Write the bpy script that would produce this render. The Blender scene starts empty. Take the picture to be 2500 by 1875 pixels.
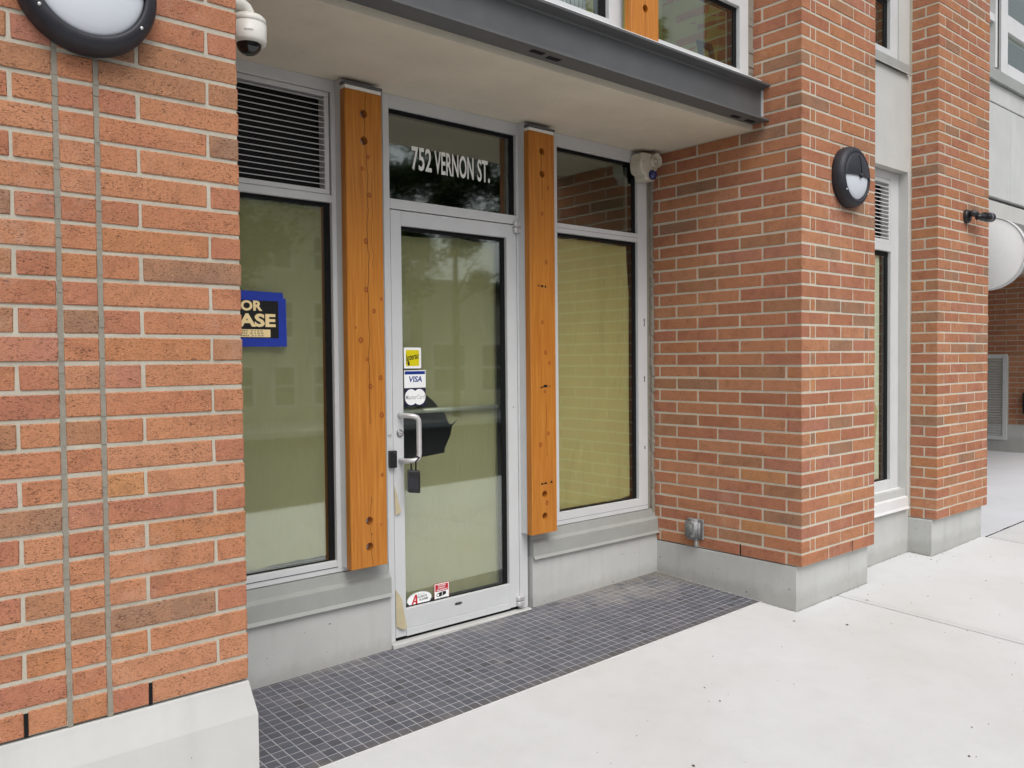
import bpy, bmesh, math, random
from mathutils import Vector, Matrix
random.seed(7)
rnd = random.random
uni = random.uniform
rad = math.radians
scene = bpy.context.scene
COL = scene.collection

# ------------------------------------------------------------------ camera, sky, sun, exposure
CAM_POS = Vector((-1.0815, -2.5205, 1.45))
def cam_axes(yaw, pitch, roll):
    y, p, r = rad(yaw), rad(pitch), rad(roll)
    fwd = Vector((math.sin(y)*math.cos(p), math.cos(y)*math.cos(p), -math.sin(p)))
    right = Vector((math.cos(y), -math.sin(y), 0))
    down = fwd.cross(right)
    return right*math.cos(r)+down*math.sin(r), -right*math.sin(r)+down*math.cos(r), fwd
_r, _d, _f = cam_axes(40.8893, 1.6342, 0.5509)
cd = bpy.data.cameras.new('camera')
cam = bpy.data.objects.new('camera', cd)
COL.objects.link(cam)
m = Matrix((( _r.x, -_d.x, -_f.x), (_r.y, -_d.y, -_f.y), (_r.z, -_d.z, -_f.z))).to_4x4()
m.translation = CAM_POS
cam.matrix_world = m
cd.sensor_width = 36.0
cd.lens = 36.0*2060.65/2500.0
cd.clip_start = 0.05
cd.clip_end = 800
scene.camera = cam

SUN_EL, SUN_AZ = 54.0, 200.0          # azimuth measured clockwise from +Y (north); 180 = from the street side
world = bpy.data.worlds.new("World")
scene.world = world
world.use_nodes = True
wn, wl = world.node_tree.nodes, world.node_tree.links
wn.clear()
wo = wn.new('ShaderNodeOutputWorld')
bg = wn.new('ShaderNodeBackground')
sky = wn.new('ShaderNodeTexSky')
sky.sky_type = 'NISHITA'
sky.sun_disc = False
sky.sun_elevation = rad(SUN_EL)
sky.sun_rotation = rad(SUN_AZ)
sky.air_density = 1.0
sky.dust_density = 4.0
sky.ozone_density = 1.0
hs = wn.new('ShaderNodeHueSaturation')
hs.inputs['Saturation'].default_value = 0.30      # overcast: the blue is veiled by cloud
wl.new(sky.outputs[0], hs.inputs['Color'])
wl.new(hs.outputs[0], bg.inputs['Color'])
bg.inputs['Strength'].default_value = 0.15
wl.new(bg.outputs[0], wo.inputs['Surface'])

sd = bpy.data.lights.new('sun', 'SUN')
sd.energy = 1.3
sd.angle = rad(40)
sd.color = (1.0, 0.99, 0.975)
sun = bpy.data.objects.new('sun', sd)
COL.objects.link(sun)
az, el = rad(SUN_AZ), rad(SUN_EL)
sdir = Vector((math.sin(az)*math.cos(el), math.cos(az)*math.cos(el), math.sin(el)))
sun.rotation_euler = sdir.to_track_quat('Z', 'Y').to_euler()
sun.location = (0, -6, 9)

scene.view_settings.view_transform = 'Standard'
scene.view_settings.look = 'None'
scene.view_settings.gamma = 1.0
scene.view_settings.use_curve_mapping = False
scene.view_settings.exposure = 0.08

# ------------------------------------------------------------------ helpers
class MB:
    """collects shapes (world coordinates) and links them as one mesh object"""
    def __init__(s): s.v, s.f, s.mi, s.sm = [], [], [], []
    def poly(s, pts, mi=0, sm=False):
        b = len(s.v); s.v += [tuple(p) for p in pts]; s.f.append(tuple(range(b, b+len(pts)))); s.mi.append(mi); s.sm.append(sm)
    def raw(s, vs, fs, mi=0, sm=False):
        b = len(s.v); s.v += [tuple(p) for p in vs]
        for f in fs: s.f.append(tuple(i+b for i in f)); s.mi.append(mi); s.sm.append(sm)
    def box(s, x0, x1, y0, y1, z0, z1, mi=0, bev=0.0):
        if bev:
            bm = bmesh.new()
            bmesh.ops.create_cube(bm, size=1)
            for v in bm.verts: v.co = Vector((x0+(v.co.x+.5)*(x1-x0), y0+(v.co.y+.5)*(y1-y0), z0+(v.co.z+.5)*(z1-z0)))
            bmesh.ops.bevel(bm, geom=bm.edges[:], offset=bev, segments=1, affect='EDGES')
            s.bm(bm, mi); return
        v = [(x0,y0,z0),(x1,y0,z0),(x1,y1,z0),(x0,y1,z0),(x0,y0,z1),(x1,y0,z1),(x1,y1,z1),(x0,y1,z1)]
        s.raw(v, [(0,3,2,1),(4,5,6,7),(0,1,5,4),(1,2,6,5),(2,3,7,6),(3,0,4,7)], mi)
    def bm(s, bm, mi=0, sm=False):
        bm.verts.ensure_lookup_table(); bm.verts.index_update()
        s.raw([v.co.copy() for v in bm.verts], [[v.index for v in f.verts] for f in bm.faces], mi, sm); bm.free()
    def extrude_x(s, prof, x0, x1, mi=0):
        """closed profile of (y,z), counter-clockwise seen from +x, extruded along x"""
        n = len(prof)
        vs = [(x0, y, z) for y, z in prof]+[(x1, y, z) for y, z in prof]
        fs = [(i, (i+1) % n, n+(i+1) % n, n+i) for i in range(n)]+[tuple(range(n))[::-1], tuple(range(n, 2*n))]
        s.raw(vs, fs, mi)
    def prism_y(s, prof, y0, y1, mi=0):
        """closed profile of (x,z) extruded along y"""
        n = len(prof)
        vs = [(x, y0, z) for x, z in prof]+[(x, y1, z) for x, z in prof]
        fs = [((i+1) % n, i, n+i, n+(i+1) % n) for i in range(n)]+[tuple(range(n)), tuple(range(n, 2*n))[::-1]]
        s.raw(vs, fs, mi)
    def tube(s, path, r, n=12, mi=0, caps=True):
        path = [Vector(p) for p in path]; rings = []; up = None
        for i, p in enumerate(path):
            t = (path[min(i+1, len(path)-1)]-path[max(i-1, 0)]).normalized()
            if up is None:
                up = Vector((0, 0, 1)) if abs(t.z) < .9 else Vector((1, 0, 0))
            a = (up-t*up.dot(t)).normalized(); b = t.cross(a); up = a
            rr = r[i] if isinstance(r, (list, tuple)) else r
            rings.append([p+(a*math.cos(2*math.pi*k/n)+b*math.sin(2*math.pi*k/n))*rr for k in range(n)])
        vs = [q for ring in rings for q in ring]
        fs = [(i*n+k, i*n+(k+1) % n, (i+1)*n+(k+1) % n, (i+1)*n+k) for i in range(len(path)-1) for k in range(n)]
        s.raw(vs, fs, mi, True)
        if caps:
            s.raw(rings[0], [tuple(range(n))[::-1]], mi); s.raw(rings[-1], [tuple(range(n))], mi)
    def lathe(s, prof, c, axis='z', n=32, mi=0, a0=0.0, a1=2*math.pi, sm=True):
        """prof: (radius, height along the axis)"""
        full = abs(a1-a0-2*math.pi) < 1e-6; m = n if full else n+1
        def pt(r, h, a):
            if axis == 'z': return (c[0]+r*math.cos(a), c[1]+r*math.sin(a), c[2]+h)
            if axis == '-y': return (c[0]+r*math.cos(a), c[1]-h, c[2]+r*math.sin(a))
            return (c[0]-h, c[1]+r*math.cos(a), c[2]+r*math.sin(a))          # '-x'
        vs = [pt(r, h, a0+(a1-a0)*k/n) for r, h in prof for k in range(m)]
        fs = []
        for i in range(len(prof)-1):
            for k in range(n if not full else m):
                k2 = (k+1) % m
                f = [i*m+k, i*m+k2, (i+1)*m+k2, (i+1)*m+k]
                fs.append(tuple(f) if axis == 'z' else tuple(f))
        s.raw(vs, fs, mi, sm)
    def disc_y(s, cx, cz, y, rx, rz=None, n=32, mi=0, rot=0.0):
        rz = rz or rx
        pts = []
        for k in range(n):
            a = 2*math.pi*k/n; u, w = rx*math.cos(a), rz*math.sin(a)
            pts.append((cx+u*math.cos(rot)-w*math.sin(rot), y, cz+u*math.sin(rot)+w*math.cos(rot)))
        s.poly(pts, mi)
    def build(s, name, mat, parent=None, **props):
        me = bpy.data.meshes.new(name)
        off = org(parent)
        me.from_pydata([(v[0]-off.x, v[1]-off.y, v[2]-off.z) for v in s.v], [], s.f)
        for mm in (mat if isinstance(mat, (list, tuple)) else [mat]): me.materials.append(mm)
        me.polygons.foreach_set('material_index', s.mi); me.polygons.foreach_set('use_smooth', s.sm)
        me.validate()
        bm = bmesh.new(); bm.from_mesh(me); bmesh.ops.remove_doubles(bm, verts=bm.verts, dist=1e-5)
        if props.pop('fixn', True): bmesh.ops.recalc_face_normals(bm, faces=bm.faces)
        bm.to_mesh(me); bm.free()
        o = bpy.data.objects.new(name, me); COL.objects.link(o)
        if parent is not None: o.parent = parent
        for k, vv in props.items(): o[k] = vv
        return o
def org(parent):
    if parent is None: return Vector((0, 0, 0))
    p = parent
    while p.parent is not None: p = p.parent
    return Vector(p.location)
def thing(name, label, cat, loc=(0, 0, 0), group=None, kind=None):
    o = bpy.data.objects.new(name, None); o.empty_display_size = .05; COL.objects.link(o)
    o.location = loc; o['label'] = label; o['category'] = cat
    if group: o['group'] = group
    if kind: o['kind'] = kind
    return o
def tag(o, label, cat, group=None, kind=None):
    o['label'] = label; o['category'] = cat
    if group: o['group'] = group
    if kind: o['kind'] = kind
    return o
def box(name, mat, parent, x0, x1, y0, y1, z0, z1, bev=0.0, **k):
    b = MB(); b.box(x0, x1, y0, y1, z0, z1, bev=bev); return b.build(name, mat, parent, **k)
def arc(c, r, a0, a1, n, f):
    return [f(c[0]+r*math.cos(a0+(a1-a0)*i/n), c[1]+r*math.sin(a0+(a1-a0)*i/n)) for i in range(n+1)]
_tc = {}
def text_pts(s, bold=0.0):
    key = (s, bold)
    if key in _tc: return _tc[key]
    cu = bpy.data.curves.new('lettering', 'FONT'); cu.body = s; cu.offset = bold; cu.resolution_u = 3
    o = bpy.data.objects.new('lettering', cu); COL.objects.link(o)
    dg = bpy.context.evaluated_depsgraph_get(); dg.update()
    me = bpy.data.meshes.new_from_object(o.evaluated_get(dg))
    vs = [v.co.copy() for v in me.vertices]; fs = [tuple(p.vertices) for p in me.polygons]
    bpy.data.objects.remove(o); bpy.data.meshes.remove(me); bpy.data.curves.remove(cu)
    x0 = min(v.x for v in vs); x1 = max(v.x for v in vs); y0 = min(v.y for v in vs); y1 = max(v.y for v in vs)
    _tc[key] = ([((v.x-x0)/(x1-x0), (v.y-y0)/(y1-y0)) for v in vs], fs)
    return _tc[key]
def text(mb, s, x0, x1, z0, z1, y, mi=0, bold=0.0, slope=0.0, shear=0.0):
    """flat lettering fitted into a box on the plane y, facing the street"""
    vs, fs = text_pts(s, bold)
    mb.raw([(x0+u*(x1-x0)+shear*w*(z1-z0), y, z0+w*(z1-z0)+slope*u*(x1-x0)) for u, w in vs], fs, mi)
def fill_outline(loops, y):
    """planar sheet in xz with holes, from loops of (x,z)"""
    bm = bmesh.new(); es = []
    for lp in loops:
        vs = [bm.verts.new((x, y, z)) for x, z in lp]
        es += [bm.edges.new((vs[i], vs[(i+1) % len(vs)])) for i in range(len(vs))]
    bmesh.ops.triangle_fill(bm, use_beauty=True, use_dissolve=False, edges=es)
    return bm
def gz(x, y): return -0.0624+0.01768*x+0.04468*y         # the pavement falls to the street and to the left

# ------------------------------------------------------------------ materials
def srgb(r, g, b):
    f = lambda c: (c/255/12.92) if c/255 <= .04045 else ((c/255+.055)/1.055)**2.4
    return (f(r), f(g), f(b), 1)
class NT:
    def __init__(s, name):
        s.mat = bpy.data.materials.new(name); s.mat.use_nodes = True
        s.t = s.mat.node_tree; s.n = s.t.nodes; s.l = s.t.links; s.n.clear()
        s.out = s.n.new('ShaderNodeOutputMaterial')
    def add(s, typ, **k):
        nd = s.n.new(typ)
        for a, b in k.items(): setattr(nd, a, b)
        return nd
    def link(s, a, b): s.l.new(a, b)
    def setin(s, nd, **k):
        for a, b in k.items():
            i = nd.inputs[a.replace('_', ' ')]
            if hasattr(b, 'links') or isinstance(b, bpy.types.NodeSocket): s.l.new(b, i)
            else: i.default_value = b
    def math(s, op, a, b=None, c=None, clamp=False):
        nd = s.add('ShaderNodeMath', operation=op, use_clamp=clamp)
        for i, v in enumerate((a, b, c)):
            if v is None: continue
            if isinstance(v, bpy.types.NodeSocket): s.l.new(v, nd.inputs[i])
            else: nd.inputs[i].default_value = v
        return nd.outputs[0]
    def mix(s, f, a, b, blend='MIX'):
        nd = s.add('ShaderNodeMix', data_type='RGBA', blend_type=blend)
        for sock, v in ((nd.inputs[0], f), (nd.inputs[6], a), (nd.inputs[7], b)):
            if isinstance(v, bpy.types.NodeSocket): s.l.new(v, sock)
            else: sock.default_value = v
        return nd.outputs[2]
    def ramp(s, f, stops, interp='LINEAR'):
        nd = s.add('ShaderNodeValToRGB'); cr = nd.color_ramp; cr.interpolation = interp
        while len(cr.elements) < len(stops): cr.elements.new(.5)
        for e, (p, c) in zip(cr.elements, stops):
            e.position = p; e.color = c if isinstance(c, (tuple, list)) else (c, c, c, 1)
        s.l.new(f, nd.inputs[0]); return nd.outputs[0]
    def coords(s, kind='Object'):
        return s.add('ShaderNodeTexCoord').outputs[kind]
    def worldpos(s): return s.add('ShaderNodeNewGeometry').outputs['Position']
    def mapping(s, vec, scale=(1, 1, 1), loc=(0, 0, 0), rot=(0, 0, 0)):
        nd = s.add('ShaderNodeMapping'); s.l.new(vec, nd.inputs[0])
        for i, v in ((1, loc), (2, rot), (3, scale)):
            if isinstance(v, bpy.types.NodeSocket): s.l.new(v, nd.inputs[i])
            else: nd.inputs[i].default_value = v
        return nd.outputs[0]
    def noise(s, vec, scale, detail=3, rough=.55, dist=0.0, col=False):
        nd = s.add('ShaderNodeTexNoise'); s.l.new(vec, nd.inputs['Vector'])
        nd.inputs['Scale'].default_value = scale; nd.inputs['Detail'].default_value = detail
        nd.inputs['Roughness'].default_value = rough; nd.inputs['Distortion'].default_value = dist
        return nd.outputs[1 if col else 0]
    def bump(s, h, strength=.3, dist=.002, normal=None):
        nd = s.add('ShaderNodeBump'); nd.inputs['Strength'].default_value = strength; nd.inputs['Distance'].default_value = dist
        s.l.new(h, nd.inputs['Height'])
        if normal is not None: s.l.new(normal, nd.inputs['Normal'])
        return nd.outputs[0]
    def bsdf(s, color, rough=.6, normal=None, metal=0.0, spec=.5, **k):
        nd = s.add('ShaderNodeBsdfPrincipled')
        s.setin(nd, Base_Color=color, Roughness=rough, Metallic=metal)
        nd.inputs['Specular IOR Level'].default_value = spec
        if normal is not None: s.l.new(normal, nd.inputs['Normal'])
        for a, b in k.items(): s.setin(nd, **{a: b})
        s.l.new(nd.outputs[0], s.out.inputs[0]); return nd
def plain(name, c, rough=.5, metal=0.0, var=.08, scale=9.0, bump=.0, bscale=300.0, spec=.5, **k):
    """paint, metal or plastic with slight mottling and fine relief"""
    t = NT(name); v = t.coords()
    n = t.noise(v, scale, 5, .6)
    lo = tuple(x*(1-var) for x in c[:3])+(1,); hi = tuple(min(1, x*(1+var)) for x in c[:3])+(1,)
    colr = t.ramp(n, [(.3, lo), (.7, hi)])
    nm = t.bump(t.noise(v, bscale, 2), bump, .001) if bump else None
    r = t.math('ADD', t.math('MULTIPLY', n, .16), rough-.08)
    t.bsdf(colr, r, nm, metal, spec, **k); return t.mat

def brick_mat(edge=True):
    t = NT('wire cut brick')
    oi = t.add('ShaderNodeObjectInfo').outputs['Random']
    isl = t.add('ShaderNodeNewGeometry').outputs['Random Per Island']
    r = t.math('FRACT', t.math('ADD', t.math('MULTIPLY', oi, 7.31), t.math('MULTIPLY', isl, 3.7)))
    r2 = t.math('FRACT', t.math('MULTIPLY', r, 17.3))
    base = t.ramp(r, [(0.0, srgb(186, 126, 95)), (.16, srgb(179, 119, 95)), (.30, srgb(189, 132, 99)), (.45, srgb(175, 116, 90)),
                      (.58, srgb(193, 137, 105)), (.70, srgb(185, 127, 90)), (.79, srgb(181, 124, 104)), (.86, srgb(169, 124, 95)), (.93, srgb(154, 121, 99)), (.98, srgb(195, 142, 98))], 'CONSTANT')
    off = t.add('ShaderNodeCombineXYZ')
    t.link(t.math('MULTIPLY', r, 40), off.inputs[0]); t.link(t.math('MULTIPLY', r2, 40), off.inputs[1]); t.link(t.math('MULTIPLY', r2, 23), off.inputs[2])
    oc = t.coords(); v = t.mapping(oc, loc=off.outputs[0])
    big = t.noise(v, 8, 3)
    c = t.mix(t.ramp(big, [(.35, 0.0), (.7, 1.0)]), base, t.mix(.4, base, srgb(200, 143, 104)))
    blot = t.ramp(t.noise(v, 17, 4, .6), [(.48, 0.0), (.72, 1.0)])
    c = t.mix(t.math('MULTIPLY', blot, .32), c, srgb(122, 84, 66))
    grain = t.noise(v, 300, 2, .7)
    c = t.mix(t.math('MULTIPLY', t.ramp(grain, [(.35, 1.0), (.6, 0.0)]), .34), c, srgb(116, 70, 50))
    # dark drag marks left by the wire, mostly along the brick
    vs = t.mapping(v, scale=(1, 1, 2.6))
    fi = t.noise(vs, 132, 3, .62, .9)
    pit = t.ramp(fi, [(.375, 1.0), (.44, 0.0)])
    pit = t.math('MULTIPLY', pit, t.ramp(t.noise(v, 12, 2), [(.3, .45), (.6, 1.0)]))
    c = t.mix(t.math('MULTIPLY', pit, .80), c, srgb(66, 42, 32))
    sp = t.ramp(t.noise(v, 240, 1, .5), [(.72, 0.0), (.78, 1.0)])
    c = t.mix(t.math('MULTIPLY', sp, .6), c, srgb(224, 192, 160))
    # pale lime bloom in a few places
    wp = t.worldpos()
    bloom = t.math('MULTIPLY', t.ramp(t.noise(wp, 2.3, 4, .6), [(.54, 0.0), (.72, 1.0)]), t.ramp(t.noise(wp, 26, 4, .65), [(.42, 0.0), (.66, 1.0)]))
    c = t.mix(t.math('MULTIPLY', bloom, .34), c, srgb(200, 178, 162))
    if edge:                                  # mortar smeared over the arrises
        sx = t.add('ShaderNodeSeparateXYZ'); t.link(oc, sx.inputs[0])
        e = t.math('ADD', t.math('ABSOLUTE', sx.outputs[2]), t.math('MULTIPLY', t.math('SUBTRACT', t.noise(v, 90, 4, .7), .5), .016))
        c = t.mix(t.math('MULTIPLY', t.ramp(e, [(.0315, 0.0), (.0345, 1.0)]), .75), c, srgb(186, 172, 152))
    h = t.math('SUBTRACT', t.math('ADD', t.math('MULTIPLY', t.noise(vs, 120, 4, .65), .5), t.math('MULTIPLY', big, .4)), t.math('MULTIPLY', pit, .8))
    t.bsdf(c, .9, t.bump(h, .6, .002), 0, .2); return t.mat
def mortar_mat(name, c, dark, k=1.0):
    t = NT(name); v = t.worldpos()
    n = t.noise(v, 14, 5, .65); g = t.noise(v, 420, 2, .7)
    col = t.mix(t.math('MULTIPLY', t.ramp(n, [(.35, 0.0), (.7, 1.0)]), .5), c, dark)
    col = t.mix(t.math('MULTIPLY', t.ramp(g, [(.3, 1.0), (.45, 0.0)]), .35*k), col, tuple(x*.45 for x in dark[:3])+(1,))
    t.bsdf(col, .95, t.bump(t.math('ADD', t.math('MULTIPLY', t.noise(v, 60, 4), .6), g), .5, .002), 0, .15); return t.mat
def render_mat(name, c, dirt, amount=.5, zlow=None):
    """painted concrete or stucco: brush mottling, drips, scuffs"""
    t = NT(name); v = t.worldpos()
    n = t.noise(v, 3.2, 6, .6); f = t.noise(v, 70, 4, .7)
    lo = tuple(x*.93 for x in c[:3])+(1,); hi = tuple(min(1, x*1.05) for x in c[:3])+(1,)
    col = t.ramp(n, [(.3, lo), (.7, hi)])
    drip = t.noise(t.mapping(v, scale=(9, 9, .8)), 1.6, 4, .6)
    col = t.mix(t.math('MULTIPLY', t.ramp(drip, [(.52, 0.0), (.78, 1.0)]), .35*amount), col, dirt)
    scuff = t.math('MULTIPLY', t.ramp(t.noise(v, 11, 5, .75, .8), [(.66, 0.0), (.72, 1.0)]), t.ramp(t.noise(v, 1.7, 2), [(.5, 0.0), (.65, 1.0)]))
    col = t.mix(t.math('MULTIPLY', scuff, .55*amount), col, tuple(x*.45 for x in dirt[:3])+(1,))
    if zlow is not None:                       # splash dirt along the foot of the wall
        sx = t.add('ShaderNodeSeparateXYZ'); t.link(v, sx.inputs[0])
        up = t.math('SUBTRACT', sx.outputs[2], t.math('ADD', t.math('MULTIPLY', sx.outputs[0], .01768), zlow))
        band = t.ramp(t.math('ADD', up, t.math('MULTIPLY', t.noise(v, 16, 5, .7), .11)), [(.045, 1.0), (.10, 0.0)])
        col = t.mix(t.math('MULTIPLY', band, .26), col, dirt)
    t.bsdf(col, .78, t.bump(t.math('ADD', f, t.math('MULTIPLY', n, 2.0)), .22, .002), 0, .3); return t.mat
def concrete_mat(name, c, warm):
    t = NT(name); v = t.worldpos()
    big = t.noise(v, .9, 6, .62); mid = t.noise(v, 6, 6, .68); fine = t.noise(v, 160, 3, .7)
    col = t.mix(t.ramp(big, [(.32, 0.0), (.68, 1.0)]), c, warm)
    col = t.mix(t.math('MULTIPLY', t.ramp(mid, [(.46, 0.0), (.75, 1.0)]), .20), col, tuple(x*.76 for x in warm[:3])+(1,))
    broom = t.noise(t.mapping(v, scale=(2.5, 60, 1)), 3, 3, .6)
    col = t.mix(t.math('MULTIPLY', broom, .10), col, tuple(x*.82 for x in c[:3])+(1,))
    spots = t.ramp(t.noise(v, 34, 2, .5), [(.75, 0.0), (.80, 1.0)])
    col = t.mix(t.math('MULTIPLY', spots, .28), col, tuple(x*.4 for x in warm[:3])+(1,))
    col = t.mix(t.math('MULTIPLY', t.ramp(fine, [(.28, 1.0), (.4, 0.0)]), .16), col, tuple(x*.5 for x in c[:3])+(1,))
    h = t.math('ADD', t.math('MULTIPLY', broom, .6), t.math('MULTIPLY', fine, .5))
    t.bsdf(col, .86, t.bump(h, .25, .0015), 0, .3); return t.mat
def tile_mat():
    t = NT('dark mosaic tile'); v = t.worldpos()
    oi = t.add('ShaderNodeObjectInfo').outputs['Random']; isl = t.add('ShaderNodeNewGeometry').outputs['Random Per Island']
    r = t.math('FRACT', t.math('ADD', t.math('MULTIPLY', oi, 5.3), t.math('MULTIPLY', isl, 2.9)))
    c = t.ramp(r, [(0.0, srgb(82, 84, 94)), (.3, srgb(90, 92, 102)), (.6, srgb(85, 87, 97)), (.85, srgb(95, 96, 105)), (.96, srgb(74, 75, 82))])
    sx = t.add('ShaderNodeSeparateXYZ'); t.link(v, sx.inputs[0])
    fr = t.ramp(sx.outputs[1], [(.27, 1.0), (.325, 0.0)])                 # first row trodden brownish
    c = t.mix(t.math('MULTIPLY', fr, t.math('MULTIPLY', t.noise(v, 3, 3), 1.2), clamp=True), c, srgb(92, 88, 82))
    gr = t.ramp(t.noise(v, 300, 2, .6), [(.62, 0.0), (.72, 1.0)])
    c = t.mix(t.math('MULTIPLY', gr, .35), c, srgb(120, 121, 128))
    # dust: scattered flecks, heavier by the back right corner
    dx = t.math('SUBTRACT', sx.outputs[0], 2.95); dy = t.math('SUBTRACT', sx.outputs[1], 1.0)
    dd = t.math('SQRT', t.math('ADD', t.math('MULTIPLY', dx, t.math('MULTIPLY', dx, .55)), t.math('MULTIPLY', dy, t.math('MULTIPLY', dy, 2.2))))
    corner = t.ramp(dd, [(.05, 1.0), (.62, 0.0)])
    back = t.ramp(sx.outputs[1], [(.85, 0.0), (1.06, .7)])
    pn = t.noise(v, 5.5, 7, .72)
    dust = t.math('ADD', t.math('MULTIPLY', t.math('ADD', corner, t.math('MULTIPLY', back, .45)), t.ramp(pn, [(.36, 0.0), (.60, 1.0)])), t.math('MULTIPLY', t.ramp(pn, [(.50, 0.0), (.72, 1.0)]), .32), clamp=True)
    c = t.mix(t.math('MULTIPLY', dust, .62), c, srgb(158, 153, 145))
    fl = t.math('MULTIPLY', t.ramp(t.noise(v, 95, 2, .6), [(.66, 0.0), (.73, 1.0)]), t.ramp(t.noise(v, 2.5, 3), [(.38, 0.0), (.6, 1.0)]))
    c = t.mix(t.math('MULTIPLY', fl, .5), c, srgb(190, 190, 190))
    rough = t.math('ADD', t.math('MULTIPLY', dust, .3), .5)
    t.bsdf(c, rough, t.bump(t.noise(v, 220, 3, .7), .35, .0012), 0, .45); return t.mat
def wood_mat(name, knots, cracks, x0, zlo, zhi, hue=1.0):
    """stained fir: long grain, cathedral rings round the heart, listed knots (x,z,r) and drying cracks (x,zlo,zhi)"""
    t = NT(name); v = t.worldpos()
    sx = t.add('ShaderNodeSeparateXYZ'); t.link(v, sx.inputs[0]); X, Z = sx.outputs[0], sx.outputs[2]
    warp = t.noise(t.mapping(v, scale=(7, 7, .8)), 1.0, 3, .5)
    pull = None
    for kx, kz, kr in knots[:6]:               # grain swells round the larger knots
        dx = t.math('SUBTRACT', X, kx); dz = t.math('MULTIPLY', t.math('SUBTRACT', Z, kz), .33)
        d2 = t.math('ADD', t.math('MULTIPLY', dx, dx), t.math('MULTIPLY', dz, dz))
        g = t.math('MULTIPLY', t.math('DIVIDE', kr*kr*.9, t.math('ADD', d2, kr*kr*.8)), t.math('MULTIPLY', dx, 1.0))
        pull = g if pull is None else t.math('ADD', pull, g)
    xx = t.math('ADD', X, t.math('MULTIPLY', t.math('SUBTRACT', warp, .5), .07))
    if pull is not None: xx = t.math('SUBTRACT', xx, pull)
    cmb = t.add('ShaderNodeCombineXYZ'); t.link(xx, cmb.inputs[0]); t.link(sx.outputs[1], cmb.inputs[1]); t.link(t.math('MULTIPLY', Z, .035), cmb.inputs[2])
    ring = t.noise(cmb.outputs[0], 95, 2, .55); fine = t.noise(cmb.outputs[0], 420, 2, .6)
    a, b, c3 = srgb(170*hue, 104*hue, 36*hue), srgb(184*hue, 117*hue, 42*hue), srgb(196*hue, 131*hue, 54*hue)
    c = t.ramp(ring, [(.28, a), (.5, b), (.74, c3)])
    c = t.mix(t.math('MULTIPLY', t.ramp(fine, [(.5, 0.0), (.75, 1.0)]), .10), c, srgb(135*hue, 70*hue, 22*hue))
    c = t.mix(t.math('MULTIPLY', t.ramp(t.noise(v, 1.4, 3), [(.4, 0.0), (.7, 1.0)]), .22), c, srgb(158*hue, 84*hue, 26*hue))
    knots = [(kx, kz, kr*1.22) for kx, kz, kr in knots]
    for kx, kz, kr in knots:
        dx = t.math('SUBTRACT', X, kx); dz = t.math('MULTIPLY', t.math('SUBTRACT', Z, kz), .86)
        d = t.math('DIVIDE', t.math('SQRT', t.math('ADD', t.math('MULTIPLY', dx, dx), t.math('MULTIPLY', dz, dz))), kr)
        d = t.math('ADD', d, t.math('MULTIPLY', t.math('SUBTRACT', t.noise(v, 160, 2), .5), .3))
        kc = t.ramp(d, [(0.0, srgb(150, 82, 30)), (.25, srgb(172, 98, 38)), (.66, srgb(158, 84, 30)), (.84, srgb(98, 50, 19)), (.98, srgb(122, 66, 25))])
        c = t.mix(t.ramp(d, [(.92, 1.0), (1.12, 0.0)]), c, kc)
    wob = t.math('MULTIPLY', t.math('SUBTRACT', t.noise(t.mapping(v, scale=(0, 0, 3.3)), 1.0, 4, .6), .5), .075)
    for cx, z0, z1, w in cracks:
        d = t.math('ABSOLUTE', t.math('SUBTRACT', t.math('ADD', X, wob), cx))
        mk = t.math('MULTIPLY', t.math('LESS_THAN', d, w), t.math('MULTIPLY', t.math('GREATER_THAN', Z, z0), t.math('LESS_THAN', Z, z1)))
        c = t.mix(t.math('MULTIPLY', mk, .82), c, srgb(66, 30, 12))
    t.bsdf(c, .42, t.bump(t.math('ADD', ring, fine), .12, .001), 0, .4); return t.mat
def glass_mat(name, tint, f0=.07):
    """sealed double pane: sheen rising towards grazing views over a tinted see-through body"""
    t = NT(name)
    g_ = t.add('ShaderNodeNewGeometry'); dp = t.add('ShaderNodeVectorMath', operation='DOT_PRODUCT')
    t.link(g_.outputs['Normal'], dp.inputs[0]); t.link(g_.outputs['Incoming'], dp.inputs[1])
    c = t.math('ABSOLUTE', dp.outputs['Value'])
    fr = t.math('ADD', t.math('MULTIPLY', t.math('POWER', t.math('SUBTRACT', 1.0, c), 5.0), 1-f0), f0, clamp=True)
    tr = t.add('ShaderNodeBsdfTransparent'); tr.inputs[0].default_value = tint
    gl = t.add('ShaderNodeBsdfGlossy'); gl.inputs['Roughness'].default_value = 0.03
    gl.inputs[0].default_value = (.93, .97, .95, 1)
    v = t.worldpos()
    nb = t.bump(t.noise(v, 1.1, 1), .012, .01); t.link(nb, gl.inputs['Normal'])
    mx = t.add('ShaderNodeMixShader')
    t.link(fr, mx.inputs[0]); t.link(tr.outputs[0], mx.inputs[1]); t.link(gl.outputs[0], mx.inputs[2])
    t.link(mx.outputs[0], t.out.inputs[0]); return t.mat
def paper_mat(name, c):
    t = NT(name); v = t.worldpos()
    wr = t.noise(t.mapping(v, scale=(2.2, 1, 1.3)), 2.0, 4, .5, .9); fib = t.noise(v, 160, 3)
    fold = t.noise(t.mapping(v, scale=(5, 1, .5)), 2.2, 3, .5)
    col = t.mix(t.math('MULTIPLY', fib, .16), c, tuple(x*.75 for x in c[:3])+(1,))
    nd = t.bsdf(col, .85, t.bump(t.math('ADD', wr, t.math('MULTIPLY', fold, .6)), .5, .05), 0, .2); return t.mat

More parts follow.
